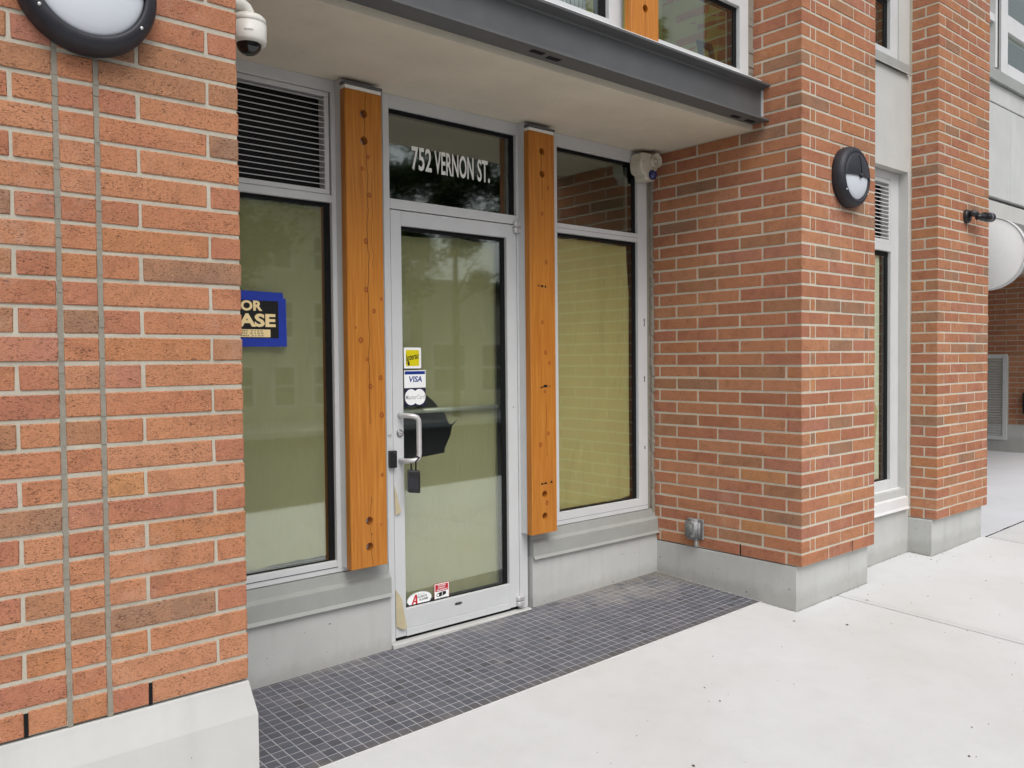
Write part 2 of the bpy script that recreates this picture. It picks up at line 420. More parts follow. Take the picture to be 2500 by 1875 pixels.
M = {}
M['brick'] = brick_mat()
M['brick_far'] = brick_mat(False)
M['mortar'] = mortar_mat('mortar', srgb(192, 186, 171), srgb(160, 153, 138), 1.3)
M['mortar_pale'] = mortar_mat('pale mortar', srgb(205, 198, 181), srgb(178, 170, 153))
M['sealant'] = mortar_mat('sanded sealant', srgb(150, 144, 132), srgb(126, 120, 109), 1.4)
M['base_paint'] = render_mat('grey painted base', srgb(188, 189, 186), srgb(128, 125, 118), .55, .02)
M['plinth'] = render_mat('pale cast plinth', srgb(194, 194, 191), srgb(132, 130, 124), .3)
M['stucco'] = render_mat('pale stucco', srgb(194, 194, 190), srgb(140, 137, 130), .35)
M['soffit'] = render_mat('soffit paint', srgb(212, 204, 186), srgb(150, 142, 128), .3)
M['panel'] = render_mat('cladding panel', srgb(198, 200, 198), srgb(130, 128, 122), .3)
M['alu'] = plain('light grey frame paint', srgb(204, 206, 207), .42, .0, .04, 5, .05, 500)
M['alu_dark'] = plain('brushed steel', srgb(150, 150, 150), .3, .85, .1, 20, .1, 600)
M['handle'] = plain('satin aluminium', srgb(214, 214, 214), .45, .55, .05, 30)
M['flash'] = plain('grey sill flashing', srgb(160, 162, 158), .5, .1, .07, 7, .08, 200)
M['white_flash'] = plain('white metal trim', srgb(222, 222, 222), .4, .1, .04, 7)
M['steel'] = plain('charcoal painted steel', srgb(92, 93, 94), .48, .1, .1, 6, .12, 240)
M['black'] = plain('black gasket', srgb(20, 20, 22), .7, 0, .15, 30, 0, 1, .2)
M['black_plastic'] = plain('black plastic', srgb(26, 26, 29), .38, 0, .2, 40, .2, 500)
M['lamp_black'] = plain('weathered black casting', srgb(42, 43, 50), .55, .1, .3, 22, .3, 260)
M['lens'] = plain('frosted lamp lens', srgb(208, 213, 220), .22, 0, .04, 6, 0, 1, .5)
M['white_plastic'] = plain('white plastic housing', srgb(216, 214, 206), .4, 0, .04, 12)
M['cream_plastic'] = plain('cream siren housing', srgb(204, 198, 182), .5, 0, .05, 12)
M['smoked'] = plain('smoked dome', srgb(14, 14, 18), .06, 0, .2, 10, 0, 1, .7)
M['blue_dome'] = plain('blue strobe dome', srgb(28, 32, 92), .12, 0, .3, 60, 0, 1, .8)
M['galv'] = plain('weathered zinc cover', srgb(142, 143, 144), .5, .35, .22, 34, .2, 200)
M['tile'] = tile_mat()
M['grout'] = mortar_mat('light grout', srgb(176, 176, 179), srgb(150, 149, 148), .5)
M['concrete'] = concrete_mat('pavement concrete', srgb(209, 210, 211), srgb(200, 200, 198))
M['drive'] = concrete_mat('passage concrete', srgb(212, 213, 218), srgb(202, 203, 207))
M['asphalt'] = mortar_mat('asphalt', srgb(70, 70, 72), srgb(58, 58, 60))
M['paper_pale'] = paper_mat('reflection hazed window paper', srgb(188, 180, 148))  # pale haze of the pane reflections is put into this paper colour
M['paper'] = paper_mat('brown window paper', srgb(190, 178, 134))
M['paper_strip'] = plain('curled masking paper', srgb(190, 178, 146), .8, 0, .08, 20)
M['glass'] = glass_mat('storefront glass', (.92, .95, .89, 1), .165)
M['glass_right'] = glass_mat('right window glass', (.93, .955, .89, 1), .085)
M['glass_side'] = glass_mat('side window glass', (.94, .96, .93, 1), .05)
M['glass_up'] = glass_mat('upper glass', (.90, .94, .90, 1), .10)
M['room'] = plain('dark room lining', srgb(138, 138, 126), .9, 0, .1, 3)
M['room_up'] = plain('olive room wall', srgb(176, 168, 108), .9, 0, .08, 2)
M['blind'] = plain('pale blind', srgb(202, 200, 214), .8, 0, .05, 3)
M['sheer'] = plain('grey green blind', srgb(214, 218, 198), .8, 0, .05, 3)
M['white'] = plain('white vinyl', srgb(240, 242, 236), .5, 0, .02, 30)
M['s_white'] = plain('sticker white', srgb(247, 248, 248), .4, 0, .02, 30)
M['s_yellow'] = plain('sticker yellow', srgb(222, 208, 18), .35, 0, .03, 30)
M['s_black'] = plain('print black', srgb(20, 18, 18), .4, 0, .05, 30)
M['s_blue'] = plain('print blue', srgb(22, 52, 140), .35, 0, .03, 30)
M['s_navy'] = plain('print navy', srgb(26, 27, 62), .35, 0, .05, 30)
M['s_red'] = plain('print red', srgb(196, 28, 42), .35, 0, .03, 30)
M['s_grey'] = plain('print grey', srgb(186, 187, 190), .35, 0, .03, 30)
M['tape'] = plain('blue masking tape', srgb(18, 52, 164), .55, 0, .1, 40, .15, 300)
M['cream'] = plain('cream print', srgb(252, 228, 172), .4, 0, .02, 30)
M['dark_lens'] = plain('lens glass', srgb(10, 10, 14), .05, 0, .1, 30, 0, 1, .8)
M['leaf'] = None
M['bark'] = mortar_mat('bark', srgb(96, 84, 72), srgb(70, 60, 50))
M['pale_wall'] = render_mat('pale street front', srgb(206, 203, 190), srgb(140, 134, 120), .5)
M['dark_pane'] = plain('dark window pane', srgb(112, 116, 112), .08, 0, .2, 2, 0, 1, .7)
M['debris'] = plain('dry leaf bits', srgb(88, 76, 60), .9, 0, .4, 60)

# ------------------------------------------------------------------ brick laying
_bc = {}
def brick_mesh(L, T, H, var):
    key = (round(L, 3), round(T, 3), round(H, 4), var)
    if key in _bc: return _bc[key]
    rs = random.Random(hash(key) & 0xffff)
    bm = bmesh.new(); bmesh.ops.create_cube(bm, size=1)
    for v in bm.verts: v.co = Vector((v.co.x*L, v.co.y*T, v.co.z*H))
    bmesh.ops.bevel(bm, geom=bm.edges[:], offset=.0028, segments=1, affect='EDGES')
    for v in bm.verts: v.co += Vector((rs.uniform(-.0013, .0013), rs.uniform(-.0006, .0006), rs.uniform(-.0012, .0012)))
    bmesh.ops.recalc_face_normals(bm, faces=bm.faces)
    me = bpy.data.meshes.new('brick'); bm.to_mesh(me); bm.free(); me.materials.append(M['brick'])
    _bc[key] = me; return me
def lay(parent, specs, limit=300):
    """specs: (x0,x1,y0,y1,z0,z1). The ones that show largest become bricks of their own, the rest one joined part"""
    sc = []
    for s in specs:
        c = Vector(((s[0]+s[1])/2, (s[2]+s[3])/2, (s[4]+s[5])/2)); d = c-CAM_POS; n2 = d.length_squared
        q = d.dot(_f); vis = 1.0
        if q <= 0: vis = 0
        else:
            u, w = d.dot(_r)/q, d.dot(_d)/q
            if abs(u) > .64 or abs(w) > .49: vis = .001
        u = d.normalized()
        a = ((s[1]-s[0])*abs(u.y)*(1 if s[2] < .02 or s[3] > 1.5 else .02)+(s[3]-s[2])*abs(u.x)*(1 if s[-1] else .02))*(s[5]-s[4])/n2
        sc.append((a*vis, s))
    sc.sort(key=lambda t: -t[0])
    off = org(parent)
    rest = MB()
    for i, (a, s) in enumerate(sc):
        j = [uni(-.0012, .0012) for _ in range(3)]
        c = Vector(((s[0]+s[1])/2+j[0]*.6, (s[2]+s[3])/2+j[1], (s[4]+s[5])/2+j[2]*.7))
        if i < limit and a > 1e-7:
            o = bpy.data.objects.new('brick', brick_mesh(s[1]-s[0], s[3]-s[2], s[5]-s[4], i % 5))
            COL.objects.link(o); o.parent = parent; o.location = c-off
            o.rotation_euler = (uni(-.004, .004), uni(-.003, .003), uni(-.003, .003))
        else:
            dx, dy, dz = (s[1]-s[0])/2, (s[3]-s[2])/2, (s[5]-s[4])/2
            rest.box(c.x-dx, c.x+dx, c.y-dy, c.y+dy, c.z-dz, c.z+dz, bev=.002)
    if rest.v: rest.build('brick', M['brick_far'], parent, kind='stuff')
J = .0112                                        # joint width
def row(specs, zc0, zc1, cuts, y0, y1, axis='x', other=None, vis_end=True):
    """cuts: list of (a,b) extents along the axis"""
    for a, b in cuts:
        if axis == 'x': specs.append((a, b, y0, y1, zc0+J/2, zc1-J/2, vis_end))
        else: specs.append((other[0], other[1], a, b, zc0+J/2, zc1-J/2, True))

# ------------------------------------------------------------------ ground, street
def slab(x0, x1, y0, y1, t=.12, g=.0035, name='slab', mat='concrete', parent=None, dz=0.0, **k):
    bm = bmesh.new(); bmesh.ops.create_cube(bm, size=1)
    for v in bm.verts:
        x = x0+g if v.co.x < 0 else x1-g; y = y0+g if v.co.y < 0 else y1-g
        v.co = Vector((x, y, gz(x, y)+dz-(t if v.co.z < 0 else 0)))
    bmesh.ops.bevel(bm, geom=[e for e in bm.edges if all(v.co.z > gz(v.co.x, v.co.y)+dz-.01 for v in e.verts)], offset=.005, segments=2, affect='EDGES')
    mb = MB(); mb.bm(bm); return mb.build(name, M[mat], parent, **k)
def slab_poly(pts, parent, name='slab', mat='concrete', t=.12):
    bm = bmesh.new(); top = [bm.verts.new((x, y, gz(x, y))) for x, y in pts]
    f = bm.faces.new(top); r = bmesh.ops.extrude_face_region(bm, geom=[f])
    for v in r['geom']:
        if isinstance(v, bmesh.types.BMVert): v.co.z -= t
    bm.normal_update()
    bmesh.ops.bevel(bm, geom=[e for e in bm.edges if all(v.co.z > gz(v.co.x, v.co.y)-.01 for v in e.verts)], offset=.004, segments=2, affect='EDGES')
    mb = MB(); mb.bm(bm); return mb.build(name, M[mat], parent)
g = MB(); g.box(-300, 300, -300, 300, -.9, -.75)
g.build('ground', M['asphalt'], None, kind='structure')
g = MB(); g.box(-80, 80, -14.6, -4.32, -.55, -.42); g.build('road', M['asphalt'], None, kind='structure')
side = bpy.data.objects.new('sidewalk', None); COL.objects.link(side); side['kind'] = 'structure'
b = MB(); b.raw([(x, y, gz(x, y)-.03) for x, y in ((-9, -4.1), (12, -4.1), (12, 0), (-9, 0))], [(0, 1, 2, 3)])
b.build('joint_bed', M['asphalt'], side)
G_ = .0050
slab_poly([(-3.0, -4.1), (-.75-G_, -4.1), (-.75-G_, 0), (-3.0, 0)], side)
slab_poly([(-.75+G_, -4.1), (3.72-G_, -4.1), (3.72-G_, .0375), (3.262, .0375), (3.262, .2605), (.0195, .2605), (.0195, -.021), (-.75+G_, -.021)], side)
slab_poly([(3.72+G_, -4.1), (5.955-G_, -4.1), (5.955-G_, .036), (5.05, .036), (5.05, .2035), (4.1035, .2035), (4.1035, .0375), (3.72+G_, .0375)], side)
for xa in (5.955, 8.2, 10.4, 12.6): slab_poly([(xa+G_, -4.1), (xa+2.24-G_, -4.1), (xa+2.24-G_, .0), (xa+G_, .0)], side)
for xa in (3.72, 5.955):                                   # smooth tooled margin along the joint
    b = MB(); b.raw([(x, y, gz(x, y)+.0008) for x, y in ((xa+.046, -4.1), (xa+.0485, -4.1), (xa+.0485, -.01), (xa+.046, -.01))], [(0, 1, 2, 3)])
    b.build('tooled_line', M['grout'], side)
kerb = MB(); kerb.box(-80, 80, -4.31, -4.12, -.6, -.255, bev=.02); kerb.build('kerb', M['concrete'], None, kind='structure')
far = MB(); far.box(-80, 80, -18.2, -14.7, -.6, -.28, bev=.02); far.build('far_pavement', M['concrete'], None, kind='structure')
dv = MB(); dv.raw([(5.955, .004, .040), (12.5, .004, .030), (12.5, 9, .03), (5.955, 9, .045)], [(0, 1, 2, 3)])
dv.raw([(5.955, .004, -.1), (12.5, .004, -.1), (12.5, .004, .030), (5.955, .004, .040)], [(0, 1, 2, 3)])
dv.build('driveway', M['drive'], None, kind='structure')
# chipped dark line between pavement and driveway
ck = MB(); x = 5.95
while x < 11:
    w = uni(.012, .03); ck.box(x, x+uni(.05, .1), -.004, uni(.006, .011), gz(x, 0)-.03, gz(x, 0)+.0015); x += .075
ck.build('crack_fill', M['black'], side, kind='stuff')
# small bits blown about
db = MB()
for i in range(170):
    x = uni(1.2, 7.0); y = uni(-2.0, .0)
    if rnd() < .16: x, y = uni(4.85, 5.3), uni(-.08, .04) if rnd() < .5 else uni(.05, .19)
    if x > 5.03 and y > .03: continue
    if 3.25 < x < 4.12 and y > .02: continue
    a = uni(0, 6.28); l = uni(.002, .007)*(1.8 if rnd() < .12 else 1); w = l*uni(.25, .8); z = gz(x, y)+.002
    ca, sa = math.cos(a), math.sin(a)
    db.raw([(x+ca*l, y+sa*l, z), (x-sa*w, y+ca*w, z+uni(.001, .004)), (x-ca*l, y-sa*l, z), (x+sa*w, y-ca*w, z)], [(0, 1, 2, 3)])
tag(db.build('litter', M['debris']), 'tiny dry leaf bits and grit scattered over the pale pavement', 'litter', kind='stuff')

# ------------------------------------------------------------------ mosaic floor of the entrance recess
floor = bpy.data.objects.new('entry_floor', None); COL.objects.link(floor); floor['kind'] = 'structure'
b = MB()
P4 = [(.0, .262), (3.262, .262), (3.262, 1.075), (.0, 1.075)]
b.raw([(x, y, gz(x, y)+.0020) for x, y in P4]+[(x, y, gz(x, y)-.1) for x, y in P4], [(0, 1, 2, 3), (0, 4, 5, 1), (1, 5, 6, 2), (2, 6, 7, 3), (3, 7, 4, 0)])
b.build('grout_bed', M['grout'], floor)
TP, TX, TY, TG = .0512, .4357, .267, .0033
_tm = {}
def tile_mesh(wx, wy):
    k = (round(wx, 3), round(wy, 3))
    if k not in _tm:
        e = .0018; h = .003
        vs = [(-wx/2, -wy/2, -.004), (wx/2, -wy/2, -.004), (wx/2, wy/2, -.004), (-wx/2, wy/2, -.004)]
        vs += [(-wx/2, -wy/2, h-e*.6), (wx/2, -wy/2, h-e*.6), (wx/2, wy/2, h-e*.6), (-wx/2, wy/2, h-e*.6)]
        vs += [(-wx/2+e, -wy/2+e, h), (wx/2-e, -wy/2+e, h), (wx/2-e, wy/2-e, h), (-wx/2+e, wy/2-e, h)]
        fs = [(0, 1, 5, 4), (1, 2, 6, 5), (2, 3, 7, 6), (3, 0, 4, 7), (4, 5, 9, 8), (5, 6, 10, 9), (6, 7, 11, 10), (7, 4, 8, 11), (8, 9, 10, 11)]
        me = bpy.data.meshes.new('tile'); me.from_pydata(vs, [], fs); me.materials.append(M['tile']); _tm[k] = (me, vs, fs)
    return _tm[k]
tl = []
for i in range(-9, 57):
    for k in range(0, 17):
        x0, x1 = TX+TP*i+TG/2, TX+TP*(i+1)-TG/2; y0, y1 = TY+TP*k+TG/2, TY+TP*(k+1)-TG/2
        x0 = max(x0, .024); x1 = min(x1, 3.258); y1 = min(y1, 1.066)
        if x1-x0 < .008 or y1-y0 < .008: continue
        c = Vector(((x0+x1)/2, (y0+y1)/2, gz((x0+x1)/2, (y0+y1)/2))); d = c-CAM_POS; q = d.dot(_f)
        inside = abs(d.dot(_r)/q) < .60 and abs(d.dot(_d)/q) < .452
        hid = c.x < .02+(c.y-(-.02))*(1.10/2.50)          # behind the left pillar
        tl.append(((x1-x0)*(y1-y0)/d.length**3*(1 if inside and not hid else 1e-4), c, x1-x0, y1-y0))
tl.sort(key=lambda t: -t[0])
ROT = (math.atan(.04468), -math.atan(.01768), 0)
rest = MB(); Rm = Matrix.Rotation(ROT[1], 3, 'Y') @ Matrix.Rotation(ROT[0], 3, 'X')
for n, (a, c, wx, wy) in enumerate(tl):
    me, vs, fs = tile_mesh(wx, wy); dz = uni(-.0004, .0005)
    if n < 300:
        o = bpy.data.objects.new('tile', me); COL.objects.link(o); o.parent = floor; o.location = c+Vector((0, 0, dz))
        o.rotation_euler = (ROT[0]+uni(-.004, .004), ROT[1]+uni(-.004, .004), uni(-.006, .006))
    else: rest.raw([Rm @ Vector(v)+c+Vector((0, 0, dz)) for v in vs], fs)
rest.build('tile', M['tile'], floor, kind='stuff')
# white edge trim of the mosaic and grit swept into the corner
b = MB(); b.raw([(x, y, gz(x, y)+z) for x, y in ((.02, .2605), (3.26, .2605), (3.26, .2665), (.02, .2665)) for z in (-.02, .0035)], [(1, 3, 5, 7), (0, 1, 3, 2), (2, 3, 5, 4), (4, 5, 7, 6), (6, 7, 1, 0)])
b.build('edge_trim', M['white_flash'], floor)
gr = MB()
for i in range(2600):
    t = abs(random.gauss(0, .22)); s = abs(random.gauss(0, .07))
    if rnd() < .35: x, y = 3.25-s*.5, 1.06-t
    else: x, y = 3.25-t*1.6, 1.065-s
    if not (0 < x < 3.255 and .3 < y < 1.068): continue
    r = uni(.0012, .0042); z = gz(x, y)+.002
    gr.raw([(x-r, y-r, z), (x+r, y-r*.6, z), (x+r*.3, y+r, z), (x, y, z+r*1.1)], [(0, 1, 3), (1, 2, 3), (2, 0, 3)])
gr.build('grit', M['sealant'], floor, kind='stuff')

# ------------------------------------------------------------------ left brick pillar
CP = .0765
ZL = 2.523
lp = thing('brick_pillar', 'nearest brick pillar, with two vertical joints and a sloped pale plinth', 'pillar', (-.456, .5, gz(-.456, 0)), 'brick pillars along the street front')
specs = []
for r in range(-34, 27):
    z1 = ZL-CP*r; z0 = z1-CP
    if r % 2 == 0:
        row(specs, z0, z1, [(-.913, -.619), (-.609, -.515), (-.500, -.412), (-.398, -.300), (-.290, .0)], .0, .092, vis_end=False)
        row(specs, z0, z1, [(.102, .400), (.410, .70), (.71, 1.07)], 0, 0, 'y', (-.092, 0))
    else:
        row(specs, z0, z1, [(-.913, -.823), (-.813, -.515), (-.500, -.412), (-.398, -.100)], .0, .092, vis_end=False)
        specs.append((-.090, .0, .0, .295, z0+J/2, z1-J/2, True))
        row(specs, z0, z1, [(.305, .60), (.61, .90), (.91, 1.07)], 0, 0, 'y', (-.092, 0))
lay(lp, [s for s in specs if s[4] > 0])
b = MB(); b.box(-.909, -.004, .004, 1.07, .462, 5.1); b.build('mortar', M['mortar'], lp)
b = MB()
for x in (-.5075, -.405):
    z = .457
    while z < 5.1:
        zn = z+uni(.008, .022); w0, w1 = uni(-.0012, .0012), uni(-.0012, .0012)
        b.box(x-.0069+w0, x+.0069+w1, .0004+uni(0, .0022), .01, z, zn); z = zn
b.build('control_joint', M['sealant'], lp)
b = MB()
for x in (-.614, -.295): b.box(x-.0052, x+.0052, .0015, .03, .461, .524)
b.build('weep_hole', M['black'], lp)
def plinth_loft(mb, levels):
    """levels: (z or None for the ground, x0,x1,y0,y1)"""
    rings = []
    for z, x0, x1, y0, y1 in levels:
        rings.append([(x, y, gz(x, y)-.05 if z is None else z) for x, y in ((x0, y0), (x1, y0), (x1, y1), (x0, y1))])
    vs = [p for r in rings for p in r]; n = len(rings)
    fs = [(i*4+k, i*4+(k+1) % 4, i*4+4+(k+1) % 4, i*4+4+k) for i in range(n-1) for k in range(4)]+[(3, 2, 1, 0), tuple(range(4*n-4, 4*n))]
    mb.raw(vs, fs)
b = MB()
plinth_loft(b, [(None, -.934, .0215, -.0215, 1.07), (.352, -.933, .020, -.020, 1.07), (.358, -.932, .019, -.019, 1.07), (.437, -.915, .003, -.003, 1.07), (.452, -.913, .0008, -.0008, 1.07), (.4555, -.913, -.001, .001, 1.07)])
b.build('plinth', M['plinth'], lp)

# ------------------------------------------------------------------ second brick pillar (right side of the entrance)
W = 3.2587; ZP = 3.392
p1 = thing('brick_pillar', 'brick pillar right of the entrance carrying a round black lamp', 'pillar', (3.69, .5, gz(3.69, 0)), 'brick pillars along the street front')
specs = []
for r in range(-24, 41):
    z1 = ZP-CP*r; z0 = z1-CP
    if r % 2 == 0:
        row(specs, z0, z1, [(W, 3.555), (3.565, 3.838), (3.848, 4.122)], .0, .093)
        row(specs, z0, z1, [(.103, .402), (.412, .709), (.719, 1.012), (1.022, 1.069)], 0, 0, 'y', (W, W+.092))
    else:
        row(specs, z0, z1, [(3.356, 3.403), (3.413, 3.693), (3.703, 3.983), (3.993, 4.040), (4.050, 4.122)], .0, .093, vis_end=False)
        specs.append((W, 3.346, .0, .247, z0+J/2, z1-J/2, True))
        row(specs, z0, z1, [(.257, .561), (.571, .873), (.883, 1.069)], 0, 0, 'y', (W, W+.092))
lay(p1, [s for s in specs])
b = MB(); b.box(W+.0026, 4.1194, .0026, 1.069, .26, 5.1); b.build('mortar', M['mortar_pale'], p1)
b = MB(); b.box(3.838+.0005, 3.848-.0005, .002, .02, .259, .327); b.box(W+.002, W+.02, .4025, .4115, .259, .327); b.build('weep_hole', M['black'], p1)
b = MB(); plinth_loft(b, [(None, W+.002, 4.104, .038, 1.073), (.248, W+.002, 4.104, .036, 1.073), (.2535, W+.004, 4.100, .040, 1.073)]); b.build('plinth', M['base_paint'], p1)

# ------------------------------------------------------------------ third brick pillar (by the passage)
CP3, ZB3 = .0737, .289
p2 = thing('brick_pillar', 'farthest brick pillar, at the corner of the dark passage', 'pillar', (5.5, .1, gz(5.5, 0)), 'brick pillars along the street front')
specs = []
for r in range(0, 66):
    z0 = ZB3+CP3*r; z1 = z0+CP3
    if r % 2 == 1:
        specs.append((5.05, 5.158, .0, .185, z0+J/2, z1-J/2, True))
        row(specs, z0, z1, [(5.168, 5.408), (5.418, 5.710), (5.720, 5.962)], .0, .09)
    else:
        row(specs, z0, z1, [(5.05, 5.268), (5.278, 5.559), (5.569, 5.868), (5.878, 5.962)], .0, .085)
        row(specs, z0, z1, [(.095, .185)], 0, 0, 'y', (5.05, 5.14))
lay(p2, specs)
b = MB(); b.box(5.0526, 5.9594, .0026, .62, .292, 5.1); b.build('mortar', M['mortar_pale'], p2)
b = MB(); b.box(5.5595, 5.5685, .002, .02, .291, .357); b.build('weep_hole', M['black'], p2)
b = MB(); plinth_loft(b, [(None, 5.048, 5.94, .036, .62), (.280, 5.048, 5.94, .034, .62), (.2875, 5.051, 5.937, .038, .62)]); b.build('plinth', M['base_paint'], p2)

# ------------------------------------------------------------------ storefront
D = 1.0716; GL = D+.026
def frame_bars(parent, mat, bars, y0=None, y1=None, name='frame_bar', bev=.0015):
    for x0, x1, z0, z1 in bars:
        box(name, mat, parent, x0, x1, y0 or D, y1 or D+.11, z0, z1, bev)
def pane(parent, mat, x0, x1, z0, z1, y, name='pane'):
    return box(name, mat, parent, x0, x1, y, y+.004, z0, z1)
def gasket(parent, x0, x1, z0, z1, y, w=.022):
    """black edge spacer of the sealed pane; its wide top and right also paint in the dark frame reflection"""
    b = MB(); f = y-.0095
    b.box(x0, x1, f, y+.03, z0, z0+.006); b.box(x0, x1, f, y+.03, z1-w, z1)
    b.box(x0, x0+.006, f, y+.03, z0+.006, z1-w); b.box(x1-w*1.5, x1, f, y+.03, z0+.006, z1-w)
    return b.build('gasket', M['black'], parent)
# left window
lw = thing('storefront_window', 'tall papered shop window left of the door, louvre vent above it', 'window', (.5, 1.12, .44), 'street level shop windows')
frame_bars(lw, M['alu'], [(.02, .084, .44, 2.7775), (.912, .9745, .44, 2.7775), (.084, .912, .44, .496), (.084, .912, 2.203, 2.2385), (.084, .912, 2.722, 2.7775)])
b = MB(); b.box(.06, .915, D-.003, D+.002, .4655, .4672); b.build('seam', M['black'], lw)
pane(lw, M['glass'], .084, .912, .496, 2.203, GL)
gasket(lw, .084, .912, .496, 2.203, GL+.006, .02)
lv = MB()
x0, x1, z0, z1 = .106, .904, 2.2405, 2.7195
for a in ((x0, x1, z0, 2.264), (x0, x1, 2.697, z1), (x0, .130, 2.264, 2.697), (.880, x1, 2.264, 2.697)): lv.box(a[0], a[1], D+.004, D+.06, a[2], a[3], bev=.002)
lvo = lv.build('louvre_panel', M['alu'], lw)
for i in range(16):
    z = 2.2855+i*.0263
    s = MB(); s.extrude_x([(D+.006, z-.0016), (D+.006, z+.0018), (D+.013, z+.0018), (D+.013, z-.0006)], .1305, .8795)
    s.build('slat', M['alu'], lvo)
ms = MB()
for rrow in range(30):
    zz = 2.268+rrow*.0142; up = 1
    for i in range(58):
        xa = .1305+i*.0129; xb = xa+.0129; za, zb = (zz, zz+.0142) if (i % 2) else (zz+.0142, zz); wv = .0005
        ms.poly([(xa, D+.06, za-wv), (xb, D+.06, zb-wv), (xb, D+.06, zb+wv), (xa, D+.06, za+wv)])
ms.build('bird_mesh', M['steel'], lvo, kind='stuff', fixn=False)
box('louvre_back', M['black'], lvo, .106, .904, D+.085, D+.09, 2.2405, 2.7195)
# right window
rw = thing('storefront_window', 'papered shop window between the door and the brick reveal, clear pane above', 'window', (2.8, 1.12, .46), 'street level shop windows')
frame_bars(rw, M['alu'], [(2.33, 2.394, .465, 2.7775), (3.113, 3.202, .465, 2.7775), (2.394, 3.113, .465, .540), (2.394, 3.113, 2.200, 2.2545), (2.394, 3.113, 2.704, 2.7775)])
b = MB(); b.box(2.394, 3.113, D-.0005, D+.003, 2.2265, 2.228); b.box(2.34, 3.2, D-.0005, D+.003, .4915, .4930); b.build('seam', M['black'], rw)
pane(rw, M['glass_right'], 2.394, 3.113, .540, 2.200, GL); gasket(rw, 2.394, 3.113, .54, 2.20, GL+.006, .02)
pane(rw, M['glass'], 2.394, 3.113, 2.2545, 2.704, GL); gasket(rw, 2.394, 3.113, 2.2545, 2.704, GL+.006, .02)
for z, h in ((1.66, .05), (1.30, .035), (.86, .02)):
    b = MB(); b.box(3.168, 3.175, D-.0012, D+.001, z, z+h*.4); b.box(3.170, 3.174, D-.0012, D+.001, z+h*.4+.0002, z+h*.55); b.box(3.167, 3.175, D-.0012, D+.001, z+h*.55+.0002, z+h)
    b.build('ink_mark', M['s_black'], rw)
# sealant bead against the bricks
b = MB(); z = .40; prev = None
while z < 2.775:
    zn = min(z+uni(.012, .03), 2.775); w = uni(.0, .008); d = uni(.0, .012)
    b.box(3.2025, 3.2585, D+.004+d*.5, D+.03, z, zn+.001)
    b.box(3.236-w, 3.2585, D-.004-d, D+.01, z, zn+.001, bev=.0015); z = zn
sb = b.build('sealant_bead', M['sealant'], rw)
# cladding behind the timber posts
for x0, x1, lb in ((.9748, 1.1995, None), (2.1355, 2.3298, None)):
    pass
# entry frame with transom light
ef = thing('door_frame', 'grey metal entrance frame with the clear light over the door', 'door frame', (1.65, 1.12, .03))
frame_bars(ef, M['alu'], [(.9748, 1.1985, .44, 2.7775), (2.1365, 2.3295, .465, 2.7775)], D+.006, name='cover_plate')
frame_bars(ef, M['alu'], [(1.199, 1.2345, .03, 2.7775), (2.0755, 2.136, .03, 2.7775), (1.2345, 2.0755, 2.2125, 2.262), (1.2345, 2.0755, 2.714, 2.7775)])
tp = pane(ef, M['glass'], 1.2345, 2.0755, 2.262, 2.714, GL); gasket(ef, 1.2345, 2.0755, 2.262, 2.714, GL+.006, .022)
t = MB()
text(t, '752', 1.3865, 1.512, 2.4285, 2.550, GL-.0003, bold=.018)
text(t, 'VERNON', 1.530, 1.790, 2.4275, 2.5485, GL-.0003, bold=.018)
text(t, 'ST.', 1.816, 1.903, 2.4255, 2.546, GL-.0003, bold=.018)
t.build('lettering', M['white'], tp)
b = MB(); b.disc_y(1.2145, 1.081, D-.004, .0105, n=20); b.lathe([(.0105, .004), (.0105, -.004)], (1.2145, D, 1.081), '-y', 20); b.lathe([(.0, .0052), (.006, .0052), (.006, .003)], (1.2145, D, 1.081), '-y', 16)
b.build('key_switch', M['handle'], ef)
box('strike_box', M['black_plastic'], ef, 1.2045, 1.2415, D-.026, D+.003, .916, 1.001, .002)
b = MB(); b.disc_y(1.2255, .993, D-.0272, .003, n=10); b.build('screw', M['alu_dark'], ef)
th = box('threshold', M['plinth'], ef, 1.20, 2.135, 1.035, 1.20, -.03, .0285, .004)
# glazed door
dr = thing('glass_door', 'grey framed glass door lined with torn brown paper', 'door', (1.65, 1.09, .035))
DY = D+.003
for x0, x1, z0, z1, nm in ((1.2385, 1.302, .046, 2.2075, 'stile'), (2.001, 2.0735, .046, 2.2075, 'stile'), (1.302, 2.001, 2.133, 2.2075, 'top_rail'), (1.302, 2.001, .080, .1835, 'bottom_rail')):
    box(nm, M['alu'], dr, x0, x1, DY, DY+.045, z0, z1, .0018)
box('kick_strip', M['alu'], dr, 1.3022, 2.0008, DY-.004, DY+.04, .044, .0795, .0015)
b = MB(); b.box(1.245, 2.065, DY+.005, DY+.03, .030, .0455); b.build('door_sweep', M['black'], dr)
pane(dr, M['glass'], 1.302, 2.001, .1835, 2.133, DY+.024); gasket(dr, 1.302, 2.001, .1835, 2.133, DY+.030, .020)
GD = DY+.024
for z0, z1, x0, x1 in ((.048, .108, 2.046, 2.094), (2.163, 2.228, 2.046, 2.090)):
    b = MB(); b.box(x0, x1, D-.026, D+.003, z0, (z0+z1)/2-.001, bev=.006); b.box(x0, x1, D-.026, D+.003, (z0+z1)/2+.001, z1, bev=.006)
    b.build('pivot_hinge', M['handle'], dr)
